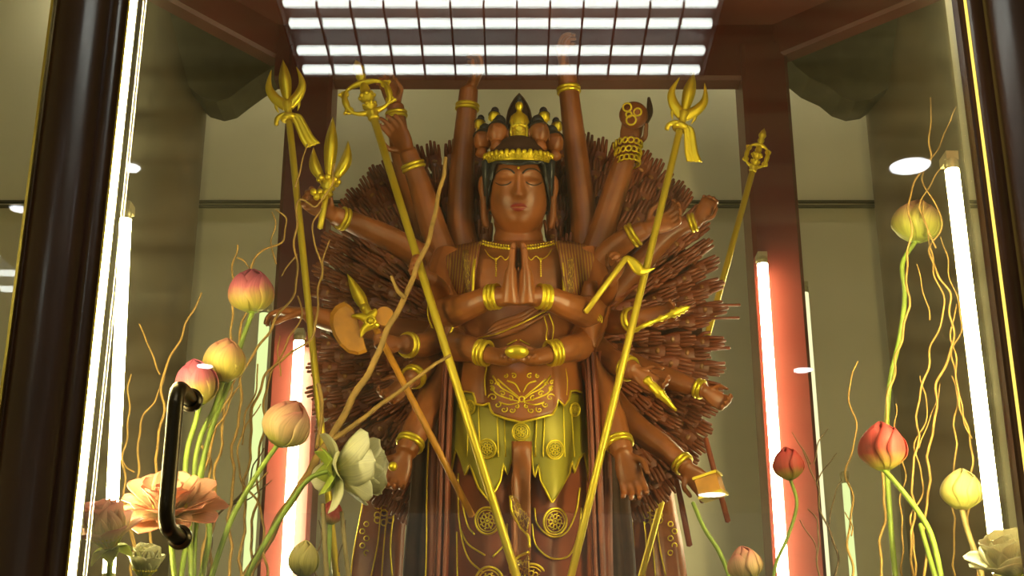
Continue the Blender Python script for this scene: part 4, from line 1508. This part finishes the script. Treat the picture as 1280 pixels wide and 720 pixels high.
MB().box(c0(888, 608, -.10), (.058, .05, .046), M).build('box_body', 'wood_orange', t, smooth=False)
g = MB()
for k in (-1, 1):
    g.box(c0(888, 608, -.10) + M @ V((0, 0, k * .026)), (.066, .056, .007), M)
g.build('box_cover', 'gold_pole', t, smooth=False)
def bead(x, y, d, r, label):
    c = c0(x, y, d)
    o = MB().ball(c, r, 18, 12).build('gold_pearl', 'gold', None, loc=c)
    tag(o, label, 'ornament')
    return o
bb = MB(); c = c0(646, 440, -.31)
bb.ball(c, (.030, .022, .017), 20, 14)
tag(bb.build('gold_ingot', 'gold', None, loc=c), 'oval gold ingot cradled in the two lap hands', 'ornament')
bead(491, 583, -.18, .012, 'gold pearl held by the hanging left hand above the white lotus')
def rod(a, b, r, label):
    t = MB().tube([a, b], r, 10).build('wooden_rod', 'wood_red', None, loc=a)
    tag(t, label, 'rod'); return t
rod(c0(882, 548, .0), c0(910, 652, .0), .0075, 'thin brown wooden rod slanting past the gilded box')
rod(c0(846, 600, .02), c0(862, 682, .02), .008, 'dark wooden rod hanging below the right side of the fan')
for (x, y, n) in ((925, 381, 'upper'), (924, 397, 'lower')):
    rod(c0(880, y + 1, .14), c0(x, y, .14), .004, n + ' one of two thin level rods poking out at the right rim of the fan')
for (x, y, n) in ((912, 435, 'upper'), (906, 454, 'lower')):
    rod(c0(880, y + 1, .14), c0(x, y, .14), .005, n + ' one of two short dark rods at the right rim, nearer the box')

# ================================================================ FLOWERS
def petal_grid(fn, nu=9, nv=12):
    rows, uv = [], []
    for i in range(nv + 1):
        v = i / nv
        rows.append([fn(2 * j / (nu - 1) - 1, v) for j in range(nu)])
        uv += [(j / (nu - 1), v) for j in range(nu)]
    return MB().grid(rows, False, uv)
def axes(A):
    A = A.normalized()
    f = V((0, -1, 0)); f = (f - A * f.dot(A)).normalized()
    return A, f, A.cross(f)

def stem_of(par, pts, Y, r0, r1, m, base_pt, drop=True, thorn=False):
    P = [W(x, y, Yy) for (x, y), Yy in zip(pts, Y)]
    if drop:
        q = P[-1].copy(); d = (P[-1] - P[-2]); d = d / max(.05, abs(d.z))
        q = V((P[-1].x + max(-.12, min(.12, d.x * (P[-1].z - CASE_Z) * .5)), P[-1].y, CASE_Z + .004))
        P.append(q)
    P[0] = base_pt
    C = crom(P, 7)
    mb = MB().tube(C, lerps(r0, r1, len(C)), 9)
    return mb.build('stem', m, par), C[-1]

def depths(Y, n, spread=0.0):
    return [Y + spread * i for i in range(n)]

def bud(name, label, px, py, w, h, tilt, m, Y, stem, sm='stem', cat='flower', n_out=5, open_=0.0, seed=1, r0=.0055, r1=.0065):
    """lotus bud: two whorls of cupped petals on a stem"""
    rr = random.Random(seed)
    k = mpp(px, py, Y)
    A = V((math.sin(math.radians(tilt)), -.12, math.cos(math.radians(tilt))))
    A, f, s = axes(A)
    c = W(px, py, Y); H = h * k; R = w * k / 2
    b0 = c - A * H / 2
    foot = W(*stem[-1], Y)
    t = thing(name, V((foot.x, foot.y, CASE_Z)), label, cat, 'lotus buds on tall stems')
    def prof(v):
        q = .42
        if v < q: return R * max(.10, 1 - ((q - v) / q) ** 2.2) ** .6
        return R * max(.004, 1 - ((v - q) / (1 - q)) ** (1.9 - open_ * .4)) ** .72
    for layer, n in ((0, n_out), (1, n_out - 1)):
        for i in range(n):
            ph = 2 * PI * (i + .5 * layer) / n + rr.uniform(-.12, .12)
            top = (1.0 - .07 * layer) if layer == 0 else .86 + rr.uniform(-.05, .05)
            out = 1.0 + .05 * layer
            lift = .12 * open_ + (.05 if layer else 0)
            off = rr.uniform(-1, 1)
            def fn(u, v, ph=ph, top=top, out=out, lift=lift, layer=layer, off=off):
                hw = 1.02 * (max(0.0, 1 - v ** 3.2)) ** .62 * (.55 + .45 * min(1, v * 2.2)) + .015
                vv = v * top
                r = prof(vv) * out + R * lift * v ** 5 + R * .04 * (1 - u * u) * v + R * .085 * u * min(1, 3 * v) + R * .05 * off
                aa = ph + u * hw
                z = H * vv * (1 - .03 * u * u)
                return b0 + A * z + (s * math.cos(aa) + f * math.sin(aa)) * r
            petal_grid(fn).build('petal', m, t, solid=.0012)
    g = MB()
    g.lathe([(0, -.004), (R * .22, -.002), (R * .34, H * .03), (R * .30, H * .06), (0, H * .07)], b0, A, 14)
    g.build('receptacle', sm, t)
    stem_of(t, stem, depths(Y, len(stem)), r0, r1, sm, b0)
    return t
bud('lotus_bud', 'pink lotus bud with a yellow base, highest bud on the left', 315, 363, 50, 55, -4, 'pink_petal', 2.95, [(313, 388), (303, 425), (290, 470), (262, 545), (240, 640), (225, 730)], seed=2)
bud('lotus_bud', 'peach and yellow lotus bud below the highest pink bud on the left', 281, 450, 49, 55, 3, 'peach_petal', 2.9, [(279, 476), (268, 510), (250, 550), (244, 600), (262, 660), (250, 730)], seed=3)
bud('lotus_bud', 'pink lotus bud just above the bronze door handle', 246, 477, 46, 58, -10, 'pink_petal', 2.85, [(250, 504), (244, 530), (235, 560), (232, 595), (236, 650), (240, 730)], seed=4)
bud('lotus_bud', 'blush lotus bud leaning right in front of the left red pillar', 360, 529, 54, 60, 24, 'blush_petal', 2.95, [(345, 552), (330, 580), (305, 620), (285, 660), (262, 730)], seed=5)
bud('lotus_bud', 'small cream lotus bud at the bottom edge below the white open lotus', 380, 698, 33, 44, 4, 'cream_petal', 2.95, [(380, 719), (381, 740)], seed=6)
bud('lotus_bud', 'small red lotus bud behind the white open lotus', 415, 640, 24, 30, 8, 'red_petal', 3.15, [(413, 655), (411, 690), (408, 730)], seed=7)
bud('lotus_bud', 'round cream lotus bud with a pink blush at the upper right', 1146, 276, 55, 54, 8, 'cream_pink_petal', 3.03, [(1137, 302), (1128, 330), (1131, 370), (1124, 425), (1112, 480), (1108, 560), (1112, 640), (1120, 730)], seed=8, open_=.1)
bud('lotus_bud', 'red-pink lotus bud in front of the right-hand brown column', 1102, 557, 53, 60, -2, 'red_petal', 2.84, [(1112, 587), (1125, 610), (1148, 640), (1165, 672), (1178, 730)], seed=9)
bud('lotus_bud', 'small pink lotus bud in front of the right red pillar', 985, 579, 34, 40, -6, 'red_petal', 3.1, [(993, 599), (996, 630), (985, 670), (970, 705), (966, 740)], seed=10, r0=.004, r1=.004)
bud('lotus_bud', 'pale rounded lotus bud beside the bright tube at the right', 1202, 611, 47, 50, 4, 'cream_petal', 2.85, [(1207, 634), (1210, 665), (1222, 700), (1232, 740)], sm='stem_brown', seed=11, open_=.15)
bud('lotus_bud', 'blush lotus bud cut by the bottom edge right of the statue', 931, 704, 38, 42, -12, 'blush_petal', 3.0, [(936, 722), (940, 740)], seed=12)

def lotus(label, px, py, wpx, A, m, Y, whorls, stem, pod=True, leaves=0, sm='stem', seed=1, name='open_lotus', sp=None):
    """open lotus; whorls = (count, opening angle at base, at tip, length factor, width factor)"""
    rr = random.Random(seed)
    k = mpp(px, py, Y)
    A, f, s = axes(V(A))
    c = W(px, py, Y); R = wpx * k / 2
    foot = W(*stem[-1], Y)
    t = thing(name, V((foot.x, foot.y, CASE_Z)), label, 'flower')
    for wi, (n, a0, a1, lf, wf) in enumerate(whorls):
        for i in range(n):
            ph = 2 * PI * (i + .5 * (wi % 2)) / n + rr.uniform(-.14, .14)
            L = R * lf * rr.uniform(.93, 1.06)
            b0 = math.radians(a0 + rr.uniform(-5, 5)); b1 = math.radians(a1 + rr.uniform(-7, 7))
            rad = s * math.cos(ph) + f * math.sin(ph); lat = A.cross(rad)
            start = c + rad * (R * .10) + A * (R * (.02 * (len(whorls) - wi)))
            spine = [start]
            for q in range(12):
                a = b0 + (b1 - b0) * (q / 11) ** 1.3
                spine.append(spine[-1] + (rad * math.sin(a) + A * math.cos(a)) * (L / 12))
            def fn(u, v, spine=spine, b0=b0, b1=b1, rad=rad, lat=lat, L=L, wf=wf):
                i = int(round(v * 12))
                w = L * wf * (math.sin(PI * min(1, v * .78 + .13)) ** .8 if v < .72 else math.sin(PI * (.72 * .78 + .13)) ** .8 * max(0, 1 - ((v - .72) / .28) ** 2.2) ** .6)
                a = b0 + (b1 - b0) * v ** 1.3
                nin = A * math.sin(a) - rad * math.cos(a)
                return spine[i] + lat * (u * w) + nin * (.42 * w * u * u * (1 - .5 * v))
            petal_grid(fn, 9, 12).build('petal', m, t, solid=.0012)
    if pod:
        g = MB()
        g.lathe([(R * .05, 0), (R * .15, R * .12), (R * .22, R * .26), (R * .20, R * .29), (0, R * .30)], c, A, 18)
        for q in range(7):
            a = 2 * PI * q / 7
            g.ball(c + A * R * .295 + (s * math.cos(a) + f * math.sin(a)) * R * .13, R * .03, 8, 6)
        for q in range(26):
            a = 2 * PI * q / 26
            r = s * math.cos(a) + f * math.sin(a)
            g.tube([c + r * R * .13, c + r * R * .27 + A * R * .2, c + r * R * .36 + A * R * .26], [.0012, .0012, .0022], 5)
        g.build('seed_pod', 'seedpod', t)
    for q in range(leaves):
        ph = 2 * PI * q / leaves + .4
        rad = s * math.cos(ph) + f * math.sin(ph); lat = A.cross(rad)
        L = R * .62
        def fn(u, v, rad=rad, lat=lat, L=L):
            w = L * .34 * max(0, math.sin(PI * min(1, v * .9 + .1))) ** .8
            return c - A * (R * .05) + rad * (L * v * .8) - A * (L * .45 * v * v - L * .12 * v) + lat * (u * w) + A * (.3 * w * u * u)
        petal_grid(fn, 7, 10).build('sepal', 'leaf', t, solid=.0012)
    g = MB(); g.lathe([(0, -R * .10), (R * .10, -R * .08), (R * .16, 0), (R * .1, R * .05), (0, R * .06)], c, A, 14); g.build('receptacle', sm, t)
    stem_of(t, stem, sp or depths(Y, len(stem)), .0055, .0065, sm, c - A * R * .06)
    return t
lotus('large open coral lotus behind the bronze door handle', 212, 648, 122, (.05, -.68, 1), 'coral_petal', 2.72,
      [(6, 12, 20, .72, .40), (8, 28, 40, .92, .36), (9, 52, 66, 1.05, .34), (9, 76, 92, 1.12, .34)], [(213, 668), (216, 700), (220, 740)], seed=21)
lotus('large open white lotus facing right with green sepals, left of the statue', 415, 588, 128, (.90, .36, .16), 'white_petal', 3.02,
      [(5, 4, 4, .85, .44), (7, 16, 12, .98, .42), (8, 34, 24, 1.02, .40), (7, 56, 36, .95, .42), (4, 92, 128, .72, .42)], [(408, 587), (385, 600), (355, 640), (325, 690), (305, 730)], leaves=6, sm='stem', seed=22)
lotus('faded pink lotus with yellow-green leaves at the lower left, half behind the lit door edge', 138, 684, 118, (-.2, -.5, 1), 'faded_petal', 2.50,
      [(5, 4, 8, .95, .46), (6, 16, 22, 1.0, .42), (6, 50, 66, .85, .36)], [(135, 710), (136, 730), (136, 745)], leaves=6, seed=23)
lotus('pale yellow lotus at the bottom edge below the coral lotus', 180, 722, 80, (.1, -.3, 1), 'white_petal', 2.58,
      [(5, 4, 6, .95, .46), (6, 14, 20, 1.0, .42), (7, 34, 44, .9, .38)], [(182, 735), (184, 760)], leaves=4, seed=24)
lotus('large cream lotus cut by the lower right corner', 1268, 722, 120, (-.35, -.4, 1), 'white_petal', 2.55,
      [(5, 6, 10, .80, .46), (7, 22, 30, .98, .42), (8, 48, 62, 1.0, .38)], [(1270, 740), (1272, 765)], leaves=4, seed=25)

# loose stalks that rise beside the lotuses
def stalk(label, pts, Y, r, m='stem', name='flower_stalk', cat='stalk'):
    P = [W(x, y, Y) for x, y in pts]
    P.append(V((P[-1].x, P[-1].y, CASE_Z + .004)))
    C = crom(P, 7)
    o = MB().tube(C, lerps(r * .8, r, len(C)), 9).build(name, m, None, loc=P[-1])
    return tag(o, label, cat)
stalk('green and brown stalk running down to the right from under the gilded box', [(866, 628), (880, 660), (900, 692), (915, 735)], 3.1, .006, 'stem')
stalk('yellow-brown upright cane below the white open lotus', [(404, 630), (406, 680), (409, 735)], 3.06, .0065, 'stem_brown')
stalk('second yellow-brown cane below the white open lotus, right of the first', [(427, 640), (432, 690), (437, 735)], 3.06, .006, 'stem_brown')
stalk('green stalk crossing behind the coral lotus', [(283, 480), (262, 540), (252, 600), (245, 660), (242, 735)], 2.98, .005, 'stem')
stalk('slim green stalk at the right beside the red-pink bud stem', [(1150, 655), (1160, 690), (1172, 735)], 2.92, .006, 'stem')

# ================================================================ CURLY WILLOW
def twig(label, pts, Y, r0, r1, m='twig', wig=3.0, seed=0, branches=(), group='curly willow twigs', drop=True):
    """r in photo pixels; wig = curl in photo pixels"""
    rr = random.Random(seed)
    k = mpp(pts[0][0], pts[0][1], Y)
    def path(pp, dr, w):
        P = [V((x, y, 0)) for x, y in pp]
        C = crom(P, 8)
        ph, ph2 = rr.uniform(0, 6), rr.uniform(0, 6)
        out = []; L = 0
        for i, c in enumerate(C):
            if i: L += (C[i] - C[i - 1]).length
            e = min(1, L / 20)
            out.append(W(c.x + w * e * (math.sin(L / 14 + ph) + .6 * math.sin(L / 7.3 + ph2)), c.y, Y + .012 * e * math.sin(L / 19 + ph2)))
        if dr:
            out.append(V((out[-1].x, out[-1].y, CASE_Z + .004)))
        return out
    main = path(pts, drop, wig)
    loc = main[-1]
    # thin end first
    o = MB().tube(main, lerps(r1 * k, r0 * k, len(main)), 7).build('willow_twig', m, None, loc=loc)
    tag(o, label, 'twig', group)
    for bp in branches:
        c = path(bp, False, wig * .8)
        MB().tube(c, lerps(r1 * k * .8, (r0 + r1) * .4 * k, len(c)), 6).build('side_shoot', m, o)
    return o
# thin end listed first, foot last
twig('thick ochre branch leaning across the left side of the fan up to the shoulder', [(557, 197), (548, 250), (533, 305), (515, 350), (490, 402), (462, 462), (440, 500), (405, 560), (372, 612), (340, 665), (300, 735)], 3.16, 5.5, 2.4, wig=1.2, seed=1,
     branches=[[(489, 345), (497, 362), (506, 372)], [(563, 444), (535, 462), (500, 488), (455, 522), (412, 552)], [(396, 560), (402, 520), (398, 480)]])
L_ = [
 ('willow twig rising beside the left brown column, tip bent to the right', [(252, 366), (240, 395), (222, 425), (210, 455), (204, 480), (200, 540), (190, 640), (186, 735)], 1.9, 1.2, 'twig', [[(174, 405), (188, 440), (203, 468)]]),
 ('willow twig passing just left of the highest pink bud', [(297, 306), (294, 330), (291, 365), (288, 400), (293, 430), (284, 470), (262, 560), (246, 650), (238, 735)], 1.9, 1.1, 'twig', [[(312, 335), (303, 326), (295, 322)]]),
 ('willow twig curling over the highest pink bud towards the trident', [(345, 262), (360, 275), (352, 300), (330, 312), (317, 330), (312, 350), (298, 440), (280, 520), (268, 620), (262, 735)], 1.9, 1.0, 'twig', [[(340, 265), (345, 285), (340, 305), (346, 330)]]),
 ('willow twig that loops round the trident pole near the halberd', [(418, 205), (410, 235), (398, 258), (374, 250), (368, 285), (372, 320), (366, 365), (340, 410), (312, 448), (300, 500), (290, 600), (286, 735)], 1.9, 1.0, 'twig', [[(384, 180), (376, 205), (372, 235)], [(352, 345), (362, 330), (371, 318)]]),
 ('willow twig hugging the right of the trident pole', [(402, 260), (392, 285), (398, 320), (400, 360), (396, 400), (384, 425), (360, 446), (330, 470), (318, 510), (308, 600), (300, 735)], 1.9, 1.0, 'twig', [[(412, 300), (402, 330), (400, 350)]]),
 ('willow twig crossing from the trident pole down to the blush bud', [(372, 370), (378, 395), (362, 425), (345, 450), (332, 500), (326, 560), (318, 640), (312, 735)], 1.8, 1.0, 'twig', [[(350, 420), (346, 440), (352, 470)]]),
 ('short willow twig left of the bright left tube', [(164, 468), (158, 500), (162, 540), (152, 580), (160, 640), (168, 735)], 1.6, 1.0, 'twig', []),
 ('willow twig curling between the left tube and the door handle', [(206, 470), (196, 500), (180, 520), (170, 548), (176, 580), (166, 640), (176, 735)], 1.8, 1.0, 'twig', [[(150, 570), (158, 582), (170, 590)]]),
 ('willow twig right of the door handle near the peach bud', [(292, 440), (290, 480), (272, 520), (252, 548), (262, 590), (256, 660), (252, 735)], 2.2, 1.2, 'twig', [[(300, 480), (284, 510), (262, 545)]]),
 ('dark willow twig sweeping left to right under the blush bud', [(322, 455), (316, 500), (296, 560), (305, 600), (325, 640), (332, 690), (330, 735)], 1.8, 1.0, 'twig', [[(335, 590), (318, 605), (306, 618), (285, 640)], [(326, 505), (306, 540), (300, 556)]]),
 ('dark willow twig that forks behind the coral lotus', [(330, 560), (312, 600), (296, 622), (276, 640), (262, 680), (258, 735)], 1.6, .9, 'twig_dark', [[(340, 600), (318, 620), (290, 630)]]),
 ('dark willow twig rising at the foot of the white lotus', [(398, 650), (402, 670), (396, 700), (394, 735)], 1.4, .8, 'twig_dark', [[(432, 650), (428, 680), (424, 715)]]),
]
for i, (lab, pts, r0, r1, m, br) in enumerate(L_):
    twig(lab, pts, 3.045 + .012 * (i % 6), r0, r1, m, 2.6, 40 + i, br)
R_ = [
 ('willow twig whose straight tip rises above the upper right bud', [(1163, 122), (1164, 150), (1163, 190), (1152, 212), (1140, 240), (1136, 300), (1135, 345), (1130, 420), (1116, 460), (1108, 540), (1104, 640), (1100, 735)], 2.0, 1.2, 'twig', [[(1195, 134), (1184, 160), (1170, 186), (1155, 212)]]),
 ('willow twig looping right of the upper right bud and back', [(1155, 205), (1158, 235), (1172, 262), (1174, 290), (1164, 316), (1172, 345), (1188, 372), (1191, 420), (1180, 460), (1170, 500), (1160, 600), (1155, 735)], 2.0, 1.2, 'twig', [[(1154, 250), (1160, 290), (1169, 310)]]),
 ('willow twig hanging in front of the upper right bud', [(1180, 205), (1165, 225), (1153, 260), (1160, 300), (1168, 330), (1178, 380), (1175, 410), (1160, 450), (1150, 500), (1142, 600), (1140, 735)], 1.8, 1.0, 'twig', [[(1146, 330), (1155, 360), (1160, 400)]]),
 ('willow twig beside the bright right tube', [(1196, 380), (1190, 430), (1198, 480), (1205, 530), (1218, 570), (1210, 620), (1216, 690), (1222, 735)], 2.0, 1.2, 'twig', [[(1190, 470), (1200, 500), (1214, 548)]]),
 ('willow twig weaving in front of the right brown column', [(1150, 470), (1158, 510), (1146, 560), (1152, 610), (1140, 660), (1146, 735)], 1.7, 1.0, 'twig', [[(1175, 480), (1164, 520), (1150, 560)]]),
 ('willow twig just left of the red-pink bud', [(1072, 452), (1062, 475), (1066, 510), (1068, 545), (1060, 590), (1064, 630), (1062, 670), (1064, 735)], 1.9, 1.1, 'twig', [[(1056, 640), (1062, 655), (1064, 670)]]),
 ('dark branching willow twig in front of the dim yellow tube', [(1003, 560), (1012, 585), (1020, 610), (1032, 650), (1044, 690), (1048, 735)], 2.0, 1.0, 'twig_dark', [[(1035, 536), (1022, 556), (1014, 580)], [(1046, 566), (1030, 585), (1020, 606)], [(990, 540), (1004, 560), (1014, 580)], [(1052, 600), (1040, 625), (1036, 655)]]),
 ('dark willow twig left of the branching one, near the lit pillar', [(1010, 636), (1022, 655), (1024, 690), (1020, 735)], 1.6, 1.0, 'twig_dark', [[(1000, 650), (1012, 670), (1022, 700)]]),
 ('willow twig in front of the red-pink bud stem', [(1120, 505), (1124, 560), (1130, 600), (1126, 660), (1132, 735)], 1.5, .9, 'twig', []),
 ('thin willow twig at the far right below the downlight reflection', [(1176, 296), (1184, 330), (1194, 360), (1200, 410), (1192, 450), (1196, 520), (1190, 620), (1196, 735)], 1.6, .9, 'twig', []),
]
for i, (lab, pts, r0, r1, m, br) in enumerate(R_):
    twig(lab, pts, 2.93 + .007 * i, r0 * .8, r1 * .8, m, 2.6, 80 + i, br)

# ================================================================ LIGHT OF THE HALL, VIEW
w = bpy.data.worlds.new('world'); scn.world = w
w.use_nodes = True
w.node_tree.nodes['Background'].inputs['Color'].default_value = (0.80, 0.78, 0.55, 1)
w.node_tree.nodes['Background'].inputs['Strength'].default_value = 0.18
scn.view_settings.view_transform = 'Standard'
scn.view_settings.look = 'None'
scn.view_settings.gamma = 1
scn.view_settings.use_curve_mapping = False
scn.view_settings.exposure = 0.75
scn.cycles.use_denoising = True
scn.cycles.max_bounces = 8
scn.cycles.transparent_max_bounces = 16
scn.cycles.sample_clamp_indirect = 4
scn.cycles.caustics_reflective = False
scn.cycles.caustics_refractive = False
